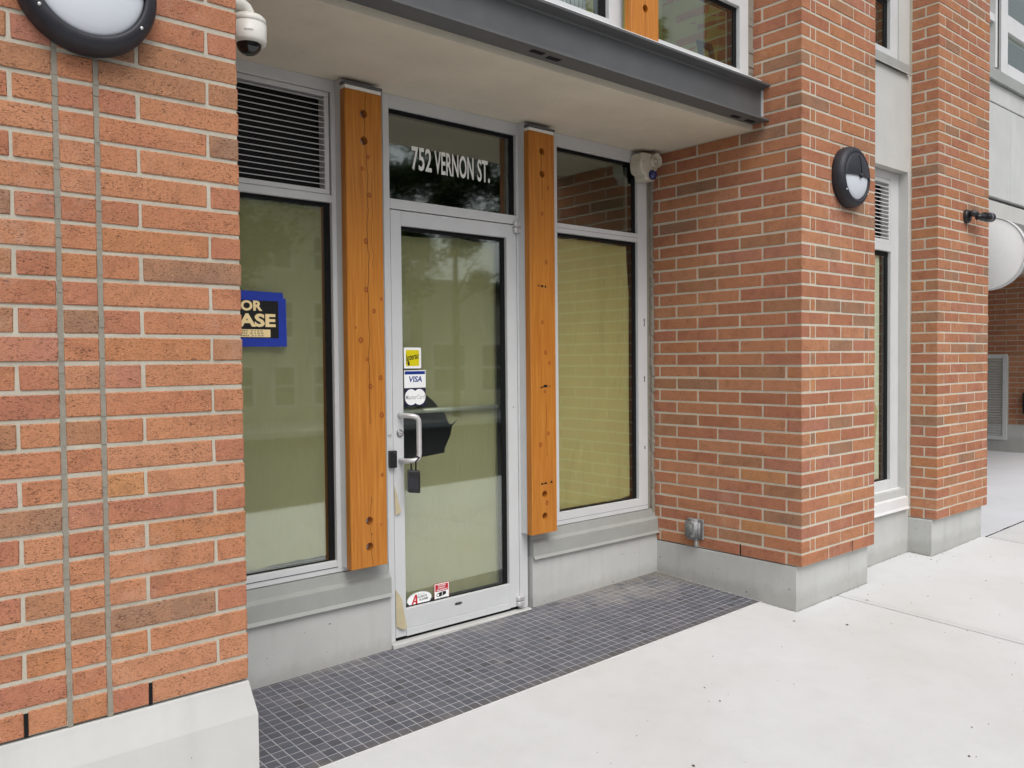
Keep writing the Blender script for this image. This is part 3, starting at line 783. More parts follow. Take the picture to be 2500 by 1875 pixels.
hx = [(1.277, D+.002, 1.176), (1.279, D-.02, 1.176), (1.286, D-.042, 1.1755), (1.300, D-.062, 1.174), (1.316, D-.072, 1.1715), (1.330, D-.0765, 1.165), (1.337, D-.078, 1.152), (1.339, D-.078, 1.135),
      (1.339, D-.078, .985), (1.337, D-.078, .970), (1.330, D-.0765, .957), (1.316, D-.072, .950), (1.300, D-.062, .9475), (1.286, D-.042, .946), (1.279, D-.02, .9455), (1.277, D+.002, .9455)]
b = MB(); b.tube(hx, .0132, 16); b.build('pull_handle', M['handle'], dr)
b = MB(); b.lathe([(.019, -.002), (.019, .006), (.0165, .0095), (.0, .0095)], (1.2765, DY, 1.085), '-y', 28); lk = b.build('lock_cylinder', M['alu_dark'], dr)
b = MB(); b.disc_y(1.2765, 1.085, DY-.0102, .011, n=24); b.build('lock_plug', M['handle'], lk)
b = MB(); b.disc_y(1.2768, 1.083, DY-.0106, .003, n=12); b.build('keyhole', M['black'], lk)
b = MB(); b.tube([(1.306, GD+.040, 1.188), (1.985, GD+.040, 1.1865)], .014, 14); b.build('push_bar', M['handle'], dr)
box('bar_bracket', M['alu'], dr, 1.3025, 1.312, GD+.006, GD+.03, 1.045, 1.13, .002)
b = MB(); b.disc_y(1.636, .146, DY-.0008, .026, .0085, 26); lg = b.build('maker_badge', M['alu_dark'], dr)
b = MB(); b.disc_y(1.621, .146, DY-.0014, .006, .004, 12); b.box(1.630, 1.656, DY-.0014, DY-.001, .1445, .148); b.build('badge_mark', M['s_black'], lg)
b = MB(); b.disc_y(2.040, 1.183, DY-.0012, .0045, n=14); b.build('screw', M['alu_dark'], dr)
def ragged(pts, amp=.004, step=.03):
    out = []
    for i in range(len(pts)):
        (xa, za), (xb, zb) = pts[i], pts[(i+1) % len(pts)]; L = math.hypot(xb-xa, zb-za); n = max(1, int(L/step))
        for k in range(n):
            f = k/n; a = amp if k else 0
            out.append((xa+(xb-xa)*f+uni(-a, a), za+(zb-za)*f+uni(-a, a)))
    return out
# torn paper on the door, with a hole by the handle
PD = GD+.062
hole = [(1.340, 1.222), (1.372, 1.218), (1.420, 1.193), (1.462, 1.220), (1.505, 1.268), (1.545, 1.238), (1.572, 1.212), (1.586, 1.190), (1.625, 1.163), (1.652, 1.106), (1.672, 1.105), (1.712, 1.130), (1.672, 1.092), (1.660, 1.045), (1.622, .977), (1.618, .952), (1.420, .937), (1.316, .938), (1.316, 1.208)]
outer = ragged([(1.306, .176), (2.012, .182), (2.014, .55), (2.020, .85), (2.010, .95), (2.018, 1.12), (2.016, 1.7), (2.006, 2.06), (2.000, 2.108), (1.82, 2.105), (1.72, 2.118), (1.60, 2.106), (1.44, 2.098), (1.306, 2.092)], .003, .05)
mb = MB(); mb.bm(fill_outline([outer, hole], PD))
mb.build('window_paper', M['paper_pale'], dr, fixn=False, label='brown paper inside the door glass with a ragged hole by the handle')
# curled strips of paper caught in the door edge
for pts, y in (([(1.236, .297), (1.252, .270), (1.266, .246), (1.280, .150), (1.291, .096), (1.270, .088), (1.237, .108)], D-.004), ([(1.236, .823), (1.247, .790), (1.256, .735), (1.270, .692), (1.262, .684), (1.240, .672)], D-.004)):
    mb = MB(); c = sum(p[0] for p in pts)/len(pts)
    n = len(pts); mb.raw([(x, y-(x-1.236)*.28-.001, z) for x, z in pts]+[(x, y-(x-1.236)*.28+.0005, z) for x, z in pts], [tuple(range(n)), tuple(range(n, 2*n))[::-1]]+[(i, n+i, n+(i+1) % n, (i+1) % n) for i in range(n)])
    mb.build('paper_strip', M['paper_strip'], dr)
# paper hung in the side windows, slack and creased
def drape(parent, zrow, y, seed, amp, mt='paper'):
    """zrow: list of (z, left x, right x) from the bottom up; the hem and the head wander a little"""
    rg = random.Random(seed); nu, nv = 56, 44
    ph = [(rg.uniform(7, 24), rg.uniform(0, 6.3), rg.uniform(.2, 1.0), rg.uniform(-.7, .7)) for _ in range(7)]
    vs = []; z0, z1 = zrow[0][0], zrow[-1][0]
    def lr(z):
        for (za, la, ra), (zb, lb_, rb) in zip(zrow, zrow[1:]):
            if z <= zb+1e-9:
                f = (z-za)/(zb-za); return la+(lb_-la)*f, ra+(rb-ra)*f
        return zrow[-1][1:]
    for v in range(nv+1):
        fz = v/nv; z = z0+(z1-z0)*fz; xl, xr = lr(z)
        for u in range(nu+1):
            fu = u/nu; x = xl+(xr-xl)*fu
            d = sum(a*math.sin(k*(x+sl*(z-1.3)*.25)+p) for k, p, a, sl in ph)/3.2
            d += .9*math.sin(3.1*z+5*x)*(.3+.7*abs(fz-.5))
            zz = z+(.007*math.sin(9*x+seed)+.0015*math.sin(23*x)+.002*math.sin(51*x+2))*((1-fz)**6 if v < nv*.5 else fz**6)
            if v == 0 and seed == 2: zz += .030*max(0, fu-.55)/.45
            vs.append((x+.003*math.sin(17*z+seed)*(fu > .95), y+amp*d, zz))
    m_ = MB(); m_.raw(vs, [(a*(nu+1)+c, a*(nu+1)+c+1, (a+1)*(nu+1)+c+1, (a+1)*(nu+1)+c) for a in range(nv) for c in range(nu)], 0, True)
    return m_.build('window_paper', M[mt], parent, fixn=False)
drape(lw, [(.512, .09, .893), (1.0, .09, .899), (1.6, .09, .892), (2.186, .09, .897)], D+.055, 1, .0045, 'paper_pale')
drape(rw, [(.536, 2.40, 3.111), (1.0, 2.40, 3.108), (1.5, 2.40, 3.100), (1.85, 2.40, 3.084), (2.02, 2.40, 3.068), (2.178, 2.40, 3.052)], D+.056, 2, .0055)

# low walls and sill flashings under the windows
for lb, x0, x1, zf in (('grey painted low wall under the window left of the door', .0205, 1.194, .44), ('grey painted low wall between the door and the brick reveal', 2.151, 3.2602, .465)):
    w = thing('low_wall', lb, 'wall', ((x0+x1)/2, 1.1, 0), 'low walls under the shop windows'); yw = D-.025; zt = zf-.10
    b = MB()
    vs = [(x0, yw, gz(x0, yw)-.03), (x1, yw, gz(x1, yw)-.03), (x1, yw, zt), (x0, yw, zt)]
    b.raw(vs+[(x, D+.11, z) for x, y, z in vs], [(0, 1, 2, 3), (5, 4, 7, 6), (1, 5, 6, 2), (4, 0, 3, 7), (3, 2, 6, 7), (4, 5, 1, 0)])
    b.build('wall_face', M['base_paint'], w)
    fb = MB()
    xa, xb = (x0, x1-.003) if x0 < 1 else (x0-.002, W-.001)
    fb.extrude_x([(D+.03, zf-.0015), (D-.006, zf-.004), (D-.014, zf-.052), (D-.036, zf-.067), (D-.038, zf-.143), (D-.050, zf-.158), (D-.049, zf-.1598), (D-.035, zf-.1455), (D+.03, zf-.1455)], xa, xb)
    fb.build('sill_flashing', M['flash'], w)

def nicks(parent, n, face, seed):
    rg = random.Random(seed); m_ = MB()
    for _ in range(n):
        p, z0 = face(rg.random(), rg.random()); r = rg.uniform(.0015, .005)*(2.2 if rg.random() < .12 else 1); k = rg.randint(5, 7); el = rg.uniform(.35, 1)
        pts = []
        for q in range(k):
            a = 6.283*q/k; rr = r*rg.uniform(.5, 1.1); pts.append(face(0, 0, p, rr*math.cos(a), rr*math.sin(a)*el)[0])
        m_.poly(pts)
    return m_.build('scuff_mark', M['scuff'], parent, kind='stuff', fixn=False)
M['scuff'] = plain('scuffed grime', srgb(122, 118, 112), .9, 0, .3, 60)
def face_y(x0, x1, y, z0, z1):
    def f(a, b, p=None, du=0, dv=0):
        if p is None: p = (x0+(x1-x0)*a, y, z0+(z1-z0)*b)
        return (p[0]+du, p[1], p[2]+dv), 0
    return f
def face_x(x, y0, y1, z0, z1):
    def f(a, b, p=None, du=0, dv=0):
        if p is None: p = (x, y0+(y1-y0)*a, z0+(z1-z0)*b)
        return (p[0], p[1]+du, p[2]+dv), 0
    return f
nicks(p1, 26, face_x(W+.0015, .06, 1.05, .03, .24), 3); nicks(p1, 10, face_y(3.28, 4.09, .0365, .02, .23), 4)
nicks(p2, 10, face_x(5.0475, .05, .19, .05, .27), 5); nicks(p2, 8, face_y(5.07, 5.92, .0342, .05, .27), 6)
nicks(lp, 8, face_y(-.9, .0, -.0218, .0, .34), 7)
for o in [o for o in COL.objects if o.name.startswith('low_wall')]:
    nicks(o, 18, face_y(o.location.x-.5, o.location.x+.5, D-.0255, .04, .27), 8+int(o.location.x*3))

# grime where the walls meet the ground, doubling as painted contact shade
gm = MB(); rg = random.Random(21)
for (xa, ya, xb, yb, nx, ny, dens) in ((W-.0, .05, W-.0, 1.05, -1, 0, 260), (3.265, .036, 4.10, .036, 0, -1, 240), (4.12, .200, 5.04, .200, 0, -1, 260), (5.047, .05, 5.047, .2, -1, 0, 900), (5.05, .033, 5.94, .033, 0, -1, 200), (.03, D-.026, 1.19, D-.026, 0, -1, 240), (2.155, D-.026, 3.25, D-.026, 0, -1, 260), (1.2, 1.034, 2.13, 1.034, 0, -1, 200), (4.104, .04, 4.104, .19, 1, 0, 300)):
    L = math.hypot(xb-xa, yb-ya)
    for _ in range(int(L*dens)):
        f = rg.random(); d = abs(rg.gauss(0, .009)); x = xa+(xb-xa)*f+nx*d; y = ya+(yb-ya)*f+ny*d; r = rg.uniform(.0012, .0040); z = gz(x, y)+.0038
        a = rg.uniform(0, 6.28); ca, sa = math.cos(a)*r, math.sin(a)*r; w = rg.uniform(.4, .9)
        gm.raw([(x+ca, y+sa, z), (x-sa*w, y+ca*w, z+.0015), (x-ca, y-sa, z), (x+sa*w, y-ca*w, z+.0005)], [(0, 1, 2, 3)])
M['grime'] = plain('grime and contact shade', srgb(128, 123, 115), .95, 0, .35, 80)
gm.build('grime', M['grime'], side, kind='stuff', fixn=False)

# ------------------------------------------------------------------ timber posts
def post(label, xa, xb, knots, cracks, marks, ya=.9705, z0=.462, z1=2.722, holes=(.561, .686, 2.4925, 2.6185), hue=1.0, cap=True, hx=None):
    xm = (xa+xb)/2 if hx is None else hx
    t = thing('timber_post', label, 'post', ((xa+xb)/2, ya+.05, z0), 'orange timber posts')
    wm = wood_mat('stained fir '+str(len(bpy.data.materials)), knots, cracks, xa, z0, z1, hue)
    R = .0195; c = .004
    loops = [[(xa+c, z0+c*.5), (xb-c, z0+c*.5), (xb-c, z1), (xa+c, z1)]]
    for hz in holes: loops.append([(xm+R*math.cos(2*math.pi*k/20), hz+R*1.05*math.sin(2*math.pi*k/20)) for k in range(20)])
    b = MB(); b.bm(fill_outline(loops, ya))
    yb = ya+.043
    b.raw([(xa+c, ya, z0+c*.5), (xa+c, ya, z1), (xa, ya+c, z1), (xa, ya+c, z0)], [(0, 3, 2, 1)])
    b.raw([(xb-c, ya, z0+c*.5), (xb-c, ya, z1), (xb, ya+c, z1), (xb, ya+c, z0)], [(0, 1, 2, 3)])
    b.raw([(xa, ya+c, z0), (xa, yb, z0), (xa, yb, z1), (xa, ya+c, z1)], [(0, 3, 2, 1)])
    b.raw([(xb, ya+c, z0), (xb, yb, z0), (xb, yb, z1), (xb, ya+c, z1)], [(0, 1, 2, 3)])
    b.raw([(xa+c, ya, z0+c*.5), (xb-c, ya, z0+c*.5), (xb, ya+c, z0), (xb, yb, z0), (xa, yb, z0), (xa, ya+c, z0)], [(0, 5, 4, 3, 2, 1)])
    b.raw([(xa+c, ya, z1), (xb-c, ya, z1), (xb, ya+c, z1), (xb, yb, z1), (xa, yb, z1), (xa, ya+c, z1)], [(0, 1, 2, 3, 4, 5)])
    for hz in holes:
        ring = [(xm+R*math.cos(2*math.pi*k/20), hz+R*1.05*math.sin(2*math.pi*k/20)) for k in range(20)]
        vs = [(x, ya, z) for x, z in ring]+[(x, ya+.088, z) for x, z in ring]
        b.raw(vs, [(k, (k+1) % 20, 20+(k+1) % 20, 20+k) for k in range(20)])
    b.build('post_body', wm, t, fixn=False)
    for hz in holes:
        k = MB(); k.lathe([(.0, -.076), (.0085, -.076), (.0085, -.084), (.020, -.085)], (xm, ya, hz), '-y', 16); k.build('bolt_end', M['steel'], t)
    if cap:
        box('foam_spacer', M['white'], t, xa+.002, xb-.002, ya+.001, yb, z1, z1+.021, .004)
        box('top_plate', M['steel'], t, xa-.003, xb+.003, ya-.004, yb, z1+.0212, z1+.033, .002)
    if cap: box('cover_plate', M['alu'], t, xa+.004, xb-.004, yb+.0003, D+.0065, z0+.001, 2.7775, .002)
    if marks:
        for x, z, w, h in marks:
            q = MB(); q.poly([(x, ya-.0006, z), (x+w, ya-.0006, z), (x+w*.93, ya-.0006, z+h), (x+w*.2, ya-.0006, z+h)])
            q.build('ink_mark', M['s_black'], t)
    return t
post('orange timber post left of the door, one long drying crack down its face', .930, 1.131,
     [(1.033, 2.02, .010), (1.030, 1.79, .009), (.998, 1.55, .0105), (1.047, 1.33, .009), (1.104, 1.37, .009), (1.108, 1.19, .010), (1.052, 2.42, .007), (1.018, 2.36, .007), (1.056, 2.24, .009), (1.072, 1.69, .008), (1.115, 1.75, .006), (1.105, .90, .007), (1.030, 1.46, .006), (.970, 1.61, .005), (1.042, .62, .004), (1.095, .66, .004)],
     [(1.042, 1.15, 2.72, .0016), (1.040, .47, .80, .0013), (1.066, 1.9, 2.36, .0009)], [], hx=1.0305)
post('orange timber post right of the door, black ink fragments on its face', 2.083, 2.277,
     [(2.205, 2.00, .009), (2.172, 1.66, .008), (2.196, 1.49, .009), (2.225, 1.43, .008), (2.188, 1.27, .007), (2.212, 1.03, .008), (2.150, .97, .010), (2.198, .635, .010), (2.225, 2.42, .007), (2.176, 2.27, .008)],
     [(2.182, 2.35, 2.60, .0016), (2.200, .9, 1.2, .0011)],
     [(2.139, 1.860, .010, .012), (2.160, 1.858, .022, .012), (2.190, 1.857, .014, .012), (2.208, 1.856, .004, .005), (2.150, 1.291, .024, .006), (2.172, 1.293, .036, .014), (2.218, 1.294, .004, .010), (2.228, 1.293, .004, .010), (2.150, .742, .020, .010), (2.174, .743, .024, .010), (2.224, .744, .016, .013)], hx=2.180)

# ------------------------------------------------------------------ soffit and steel edge beam
b = MB(); b.box(.0, W+.05, .316, D+.12, 2.778, 2.93); b.build('soffit', M['soffit'], None, kind='structure')
bm_ = thing('steel_beam', 'charcoal steel channel along the edge of the entrance soffit', 'beam', (1.6, .26, 2.81))
b = MB(); b.extrude_x([(.206, 2.811), (.330, 2.811), (.330, 2.824), (.270, 2.826), (.266, 2.834), (.266, 2.990), (.270, 2.998), (.330, 3.002), (.330, 3.019), (.198, 3.019), (.198, 3.008), (.254, 2.999), (.259, 2.991), (.259, 2.838), (.254, 2.830), (.206, 2.823)][::-1], -.0, W-.0015)
b.build('channel', M['steel'], bm_)
for xs, ys in ((1.448, .238), (1.560, .252), (2.99, .262), (3.13, .262)):
    box('slot', M['black'], bm_, xs, xs+.075, ys, ys+.028, 2.8085, 2.8125)
# end trim strip at the bricks
box('edge_seal', M['white_flash'], bm_, W-.004, W-.0005, .245, .2585, 2.83, 2.995)

# ------------------------------------------------------------------ upper shop windows over the beam
YU = .300
uw = thing('upper_window', 'upstairs window over the steel beam, room with an olive wall behind', 'window', (2.75, .35, 3.03), 'upstairs windows')
def bars2(parent, bars, y0, y1): frame_bars(parent, M['alu'], bars, y0, y1)
bars2(uw, [(2.245, 2.300, 3.040, 4.9), (3.108, 3.192, 3.040, 4.9), (2.300, 3.108, 3.040, 3.098), (2.300, 3.108, 3.452, 3.520), (2.300, 3.108, 4.84, 4.9)], YU, YU+.10)
pane(uw, M['glass_up'], 2.300, 3.108, 3.098, 3.452, YU+.028); gasket(uw, 2.300, 3.108, 3.098, 3.452, YU+.034, .022)
pane(uw, M['glass_up'], 2.300, 3.108, 3.520, 4.84, YU+.028)
b = MB(); b.extrude_x([(.207, 3.0195), (.300, 3.0195), (.300, 3.040), (.212, 3.030)], 2.19, W-.07); b.build('sill', M['white_flash'], uw)
b = MB(); z = 3.03
while z < 4.9:
    zn = z+uni(.02, .05); b.box(3.192, 3.2575, YU+.006+uni(0, .008), YU+.04, z, zn); z = zn
b.build('sealant_bead', M['sealant'], uw)
uw2 = thing('upper_window', 'upstairs window over the steel beam with a pale blind, left of the timber post', 'window', (1.6, .35, 3.03), 'upstairs windows')
bars2(uw2, [(1.150, 1.210, 3.040, 4.9), (2.010, 2.110, 3.040, 4.9), (1.210, 2.010, 3.040, 3.103), (1.210, 2.010, 4.84, 4.9)], YU, YU+.10)
pane(uw2, M['glass_up'], 1.210, 2.010, 3.103, 4.84, YU+.028); gasket(uw2, 1.210, 2.010, 3.103, 4.84, YU+.034, .03)
b = MB(); b.extrude_x([(.207, 3.0195), (.300, 3.0195), (.300, 3.040), (.212, 3.030)], .0, 2.19); b.build('sill', M['white_flash'], uw2)
bl = MB(); n = 30
for i in range(n): bl.box(1.16+i*.028, 1.182+i*.028, YU+.14, YU+.147, 3.06, 4.88)
bl.build('blind', M['blind'], uw2)
uw3 = thing('wall_infill', 'upstairs grey infill left of the blind window', 'wall', (.6, .35, 3.03))
bars2(uw3, [(.0, 1.149, 3.040, 4.9)], YU+.01, YU+.10)
post('upper timber post standing on the steel beam between two upstairs windows', 2.083, 2.290, [(2.15, 3.45, .01), (2.25, 3.35, .006)], [(2.187, 3.03, 3.9, .0012)], [], ya=.222, z0=3.032, z1=4.9, holes=(3.175, 4.7), hue=1.04, cap=False, hx=2.187)
pf = thing('picture_frame', 'empty dark frame leaning behind the upstairs window', 'frame', (2.9, .55, 3.1))
b = MB()
def lean(x, z): return (x, .46+(z-3.1)*.18, z)
for x0, x1, z0, z1 in ((2.985, 3.008, 3.06, 3.295), (3.095, 3.118, 3.06, 3.295), (3.008, 3.095, 3.258, 3.295)):
    vs = [lean(x0, z0), lean(x1, z0), lean(x1, z1), lean(x0, z1)]
    b.raw(vs+[(x, y+.02, z) for x, y, z in vs], [(0, 1, 2, 3), (7, 6, 5, 4), (0, 4, 5, 1), (1, 5, 6, 2), (2, 6, 7, 3), (3, 7, 4, 0)])
b.build('frame_bar', M['black_plastic'], pf)

# ------------------------------------------------------------------ bay between the second and third pillars
YB = .19
sw = thing('stucco_wall', 'pale stucco wall between the second and the farthest brick pillars', 'wall', (4.6, .3, 0))
b = MB(); b.box(4.10, 5.049, YB, YB+.2, 2.752, 3.43); b.build('spandrel', M['stucco'], sw)
b = MB(); b.box(5.003, 5.0485, YB, YB+.2, .36, 2.752); b.build('jamb', M['stucco'], sw)
b = MB(); b.box(4.875, 5.049, YB+.012, YB+.2, 3.43, 5.1); b.build('jamb', M['stucco'], sw)
b = MB(); b.raw([(4.104, YB+.012, -.05), (5.05, YB+.012, -.05), (5.05, YB+.012, .5), (4.104, YB+.012, .5)]+[(4.104, YB+.2, -.05), (5.05, YB+.2, -.05), (5.05, YB+.2, .5), (4.104, YB+.2, .5)], [(0, 1, 2, 3), (0, 3, 7, 4), (1, 5, 6, 2), (3, 2, 6, 7)]); b.build('wall_foot', M['base_paint'], sw)
b = MB(); b.extrude_x([(.255, .505), (.222, .497), (.216, .455), (.182, .440), (.178, .378), (.166, .362), (.170, .36), (.184, .374), (.255, .374)], 4.11, 5.004); b.build('sill_flashing', M['white_flash'], sw)
b = MB(); b.extrude_x([(.21, 3.510), (.185, 3.505), (.180, 3.445), (.166, 3.428), (.17, 3.426), (.184, 3.442), (.21, 3.442)], 4.11, 5.0); b.build('sill_flashing', M['flash'], sw)
YW = .255
w2 = thing('storefront_window', 'narrow strip of window with louvre above, beyond the lamp pillar', 'window', (4.5, .3, .5), 'street level shop windows')
frame_bars(w2, M['alu'], [(4.885, 5.0025, .505, 2.751), (4.11, 4.885, .505, .570), (4.11, 4.885, 2.190, 2.245), (4.11, 4.885, 2.695, 2.751)], YW, YW+.1)
pane(w2, M['glass_side'], 4.11, 4.885, .570, 2.190, YW+.026); gasket(w2, 4.11, 4.885, .57, 2.19, YW+.032, .03)
lv = MB()
for a in ((4.11, 4.884, 2.246, 2.272), (4.11, 4.884, 2.664, 2.694), (4.862, 4.884, 2.272, 2.664)): lv.box(a[0], a[1], YW+.003, YW+.06, a[2], a[3], bev=.002)
lv2 = lv.build('louvre_panel', M['alu'], w2)
for i in range(14):
    z = 2.284+i*.0272
    s = MB(); s.extrude_x([(YW+.006, z-.0028), (YW+.006, z+.0030), (YW+.014, z+.0030), (YW+.014, z+.0006)], 4.12, 4.8618); s.build('slat', M['white_flash'], lv2)
box('louvre_back', M['black'], lv2, 4.11, 4.884, YW+.08, YW+.085, 2.246, 2.694)
# pale blind edge and a fold of paper behind the glass
bl = MB(); bl.box(4.11, 4.805, YW+.046, YW+.05, .58, 2.185); bl.build('blind', M['sheer'], w2)
bl = MB(); bl.raw([(4.40, YW+.043, .60), (4.70, YW+.043, .60), (4.775, YW+.038, 1.06), (4.66, YW+.043, 1.22), (4.40, YW+.043, 1.25)], [(0, 1, 2, 3, 4)]); bl.build('window_paper', M['paper'], w2)
w3 = thing('upper_window', 'upstairs corner of a window above the stucco panel, beyond the lamp pillar', 'window', (4.5, .25, 3.5), 'upstairs windows')
frame_bars(w3, M['alu'], [(4.760, 4.872, 3.498, 5.0), (4.11, 4.760, 3.498, 3.560), (4.11, 4.760, 3.905, 3.97), (4.11, 4.76, 4.95, 5.0)], .205, .29)
pane(w3, M['glass_up'], 4.11, 4.760, 3.560, 3.905, .232); gasket(w3, 4.11, 4.76, 3.56, 3.905, .238, .035)
pane(w3, M['glass_up'], 4.11, 4.760, 3.97, 4.95, .232)

# ------------------------------------------------------------------ bay over the passage
fw = thing('fascia_wall', 'pale panelled fascia spanning over the dark passage', 'wall', (8.5, .3, 2.6))
for x0, x1 in ((5.95, 6.996), (7.004, 8.2), (8.208, 9.6), (9.608, 12.5)):
    box('panel', M['panel'], fw, x0, x1, .20, .26, 2.775, 3.548, .003)
box('fascia_board', M['stucco'], fw, 5.95, 12.5, .20, .55, 2.605, 2.742, .004)
box('backing', M['steel'], fw, 5.95, 12.5, .235, .55, 2.742, 3.75)
b = MB(); b.extrude_x([(.26, 3.845), (.19, 3.835), (.185, 3.74), (.172, 3.728), (.19, 3.727), (.26, 3.735)], 5.95, 12.5); b.build('sill_flashing', M['flash'], fw)
box('head_board', M['panel'], fw, 5.95, 12.5, .204, .26, 3.562, 3.726, .003)
b = MB(); b.box(5.95, 12.5, .55, 6.0, 2.60, 2.70); b.build('ceiling', M['soffit'], fw)
w4 = thing('upper_window', 'white framed upstairs window at the top right, over the panelled fascia', 'window', (7.0, .25, 3.84), 'upstairs windows')
frame_bars(w4, M['white_flash'], [(5.97, 6.40, 3.835, 3.885), (6.40, 6.47, 3.835, 5.4), (6.66, 6.70, 3.86, 5.4), (6.785, 6.905, 3.835, 5.4), (6.905, 9.5, 3.835, 3.90)], .205, .30)
frame_bars(w4, M['white_flash'], [(6.955, 9.4, 3.90, 3.955), (6.905, 6.962, 3.90, 5.4), (6.962, 9.4, 4.225, 4.372), (6.47, 6.66, 4.235, 4.30)], .215, .29)
pane(w4, M['glass_up'], 6.962, 9.4, 3.955, 4.225, .245); pane(w4, M['glass_up'], 6.962, 9.4, 4.372, 5.4, .245); pane(w4, M['glass_up'], 5.97, 6.785, 3.885, 5.4, .25)
box('gasket', M['black'], w4, 6.70, 6.784, .225, .245, 3.886, 5.4)
# far side wall of the passage
XF = 12.5
fwl = thing('passage_wall', 'shaded brick side wall at the far end of the passage', 'wall', (XF, 2, 0))
specs = []
for r in range(0, 30):
    z0 = .438+CP*r; z1 = z0+CP
    o = .0 if r % 2 else -.15
    y = -.30+o
    while y < 5.0:
        a, bb = y, y+.29
        if not (bb > 2.06 and a < 2.95 and .215 < (z0+z1)/2 < 1.47):
            specs.append((XF-.0, XF+.09, a, bb, z0+J/2, z1-J/2, True))
        elif a < 2.06: specs.append((XF, XF+.09, a, 2.055, z0+J/2, z1-J/2, True))
        y += .30
lay(fwl, specs)
box('mortar', M['mortar'], fwl, XF+.004, XF+.3, -.45, 5.0, .43, 2.75)
box('wall_foot', M['base_paint'], fwl, XF-.008, XF+.3, -.46, 5.0, -.1, .436, .003)
vt = MB()
for y0, y1, z0, z1 in ((2.07, 2.13, .205, 1.465), (2.86, 2.93, .205, 1.465), (2.13, 2.86, 1.405, 1.465), (2.13, 2.86, .205, .262)): vt.box(XF-.03, XF+.02, y0, y1, z0, z1, bev=.003)
vent = vt.build('vent_frame', M['alu'], fwl)
for i in range(30):
    z = .275+i*.0378; s = MB()
    s.raw([(XF-.022, 2.131, z), (XF-.022, 2.859, z), (XF+.015, 2.859, z+.022), (XF+.015, 2.131, z+.022)], [(0, 1, 2, 3)])
    s.raw([(XF-.022, 2.131, z-.004), (XF-.022, 2.859, z-.004), (XF+.015, 2.859, z+.018), (XF+.015, 2.131, z+.018)], [(3, 2, 1, 0)]); s.raw([(XF-.022, 2.131, z-.004), (XF-.022, 2.859, z-.004), (XF-.022, 2.859, z), (XF-.022, 2.131, z)], [(0, 1, 2, 3)])
    s.build('slat', M['alu'], vent, fixn=False)
box('vent_back', M['black'], vent, XF+.02, XF+.03, 2.07, 2.93, .205, 1.465)
hd = thing('wall_box', 'small black box on the far passage wall at the photo edge', 'box', (XF-.05, 1.6, .9))
box('box_body', M['black_plastic'], hd, XF-.10, XF-.001, 1.60, 1.845, .60, .91, .01)
# back and ceiling that close the passage
b = MB(); b.box(5.93, 12.8, 6.0, 6.1, -.1, 2.8); b.build('passage_back', M['stucco'], None, kind='structure')
b = MB(); b.box(5.85, 5.945, .63, 6.1, -.1, 2.8); b.build('passage_side', M['stucco'], None, kind='structure')

# ------------------------------------------------------------------ rooms behind the glass, roof
def room(name, x0, x1, y0, y1, z0, z1, mat):
    b = MB()
    v = [(x0,y0,z0),(x1,y0,z0),(x1,y1,z0),(x0,y1,z0),(x0,y0,z1),(x1,y0,z1),(x1,y1,z1),(x0,y1,z1)]
    b.raw(v, [(0,1,2,3),(7,6,5,4),(1,5,6,2),(2,6,7,3),(3,7,4,0)]); return b.build(name, mat, None, kind='structure', fixn=False)
room('shop_room', -.02, W+.05, D+.105, 6.0, .0, 2.779, M['room'])
room('side_room', 4.09, 5.05, YW+.09, 2.0, .0, 2.75, M['room'])
room('upper_room', 1.14, W+.0, YU+.101, .98, 3.03, 4.92, M['room_up'])
room('upper_side_room', 4.09, 5.0, .291, 2.2, 3.45, 5.0, M['room'])
room('upper_end_room', 5.95, 9.6, .301, 3.0, 3.76, 5.4, M['room'])
b = MB(); b.box(-.95, 12.8, -.06, 6.2, 5.1, 5.25); b.box(-.95, 12.8, -.06, .3, 5.25, 5.7); b.build('roof', M['panel'], None, kind='structure')
b = MB(); b.box(5.95, 12.8, .20, .3, 4.95, 5.1); b.build('wall_head', M['panel'], fw)

# ------------------------------------------------------------------ round bulkhead lamps
def lamp(label, cx, cz, group):
    t = thing('wall_lamp', label, 'lamp', (cx, 0, cz), group)
    b = MB(); b.lathe([(.164, -.003), (.178, .0), (.180, .016), (.178, .040), (.171, .058), (.158, .068), (.146, .071), (.139, .069), (.1385, .062)], (cx, 0, cz), '-y', 56)
    b.build('lamp_body', M['lamp_black'], t)
    b = MB(); prof = [(.139*math.cos(a), .055+.030*math.sin(a)) for a in [k*math.pi/2/10 for k in range(11)]]
    b.lathe(prof, (cx, 0, cz), '-y', 48); b.build('lens', M['lens'], t)
    # eyelid cover over the upper half, a raised rib and a pivot at its middle
    b = MB(); prof = [(.1425, .060)]+[(.143*math.cos(a), .062+.031*math.sin(a)) for a in [k*math.pi/2/10 for k in range(11)]]
    b.lathe(prof, (cx, 0, cz), '-y', 40, a0=-.02, a1=math.pi+.02)
    b.lathe([(.140, .058)]+[(.1405*math.cos(a), .058+.031*math.sin(a)) for a in [k*math.pi/2/10 for k in range(11)]], (cx, 0, cz), '-y', 40, a0=-.02, a1=math.pi+.02)
    ey = b.build('eyelid', M['lamp_black'], t)
    b = MB(); b.lathe([(.0, .101), (.012, .100), (.015, .094), (.015, .080)], (cx, 0, cz), '-y', 20); b.build('pivot', M['lamp_black'], ey)
    b = MB(); b.tube([(cx, -(.062+.031*math.sqrt(max(0, 1-(h/.143)**2)))-.001, cz+h) for h in (.012, .04, .07, .10, .12)], .0025, 8); b.build('rib', M['black'], ey)
    for sx_ in (-1, 1):
        b = MB(); b.lathe([(.0, .0715), (.004, .0715), (.0045, .067)], (cx+sx_*.155*math.cos(.62), 0, cz-.155*math.sin(.62)), '-y', 12); b.build('screw', M['handle'], t)
    return t
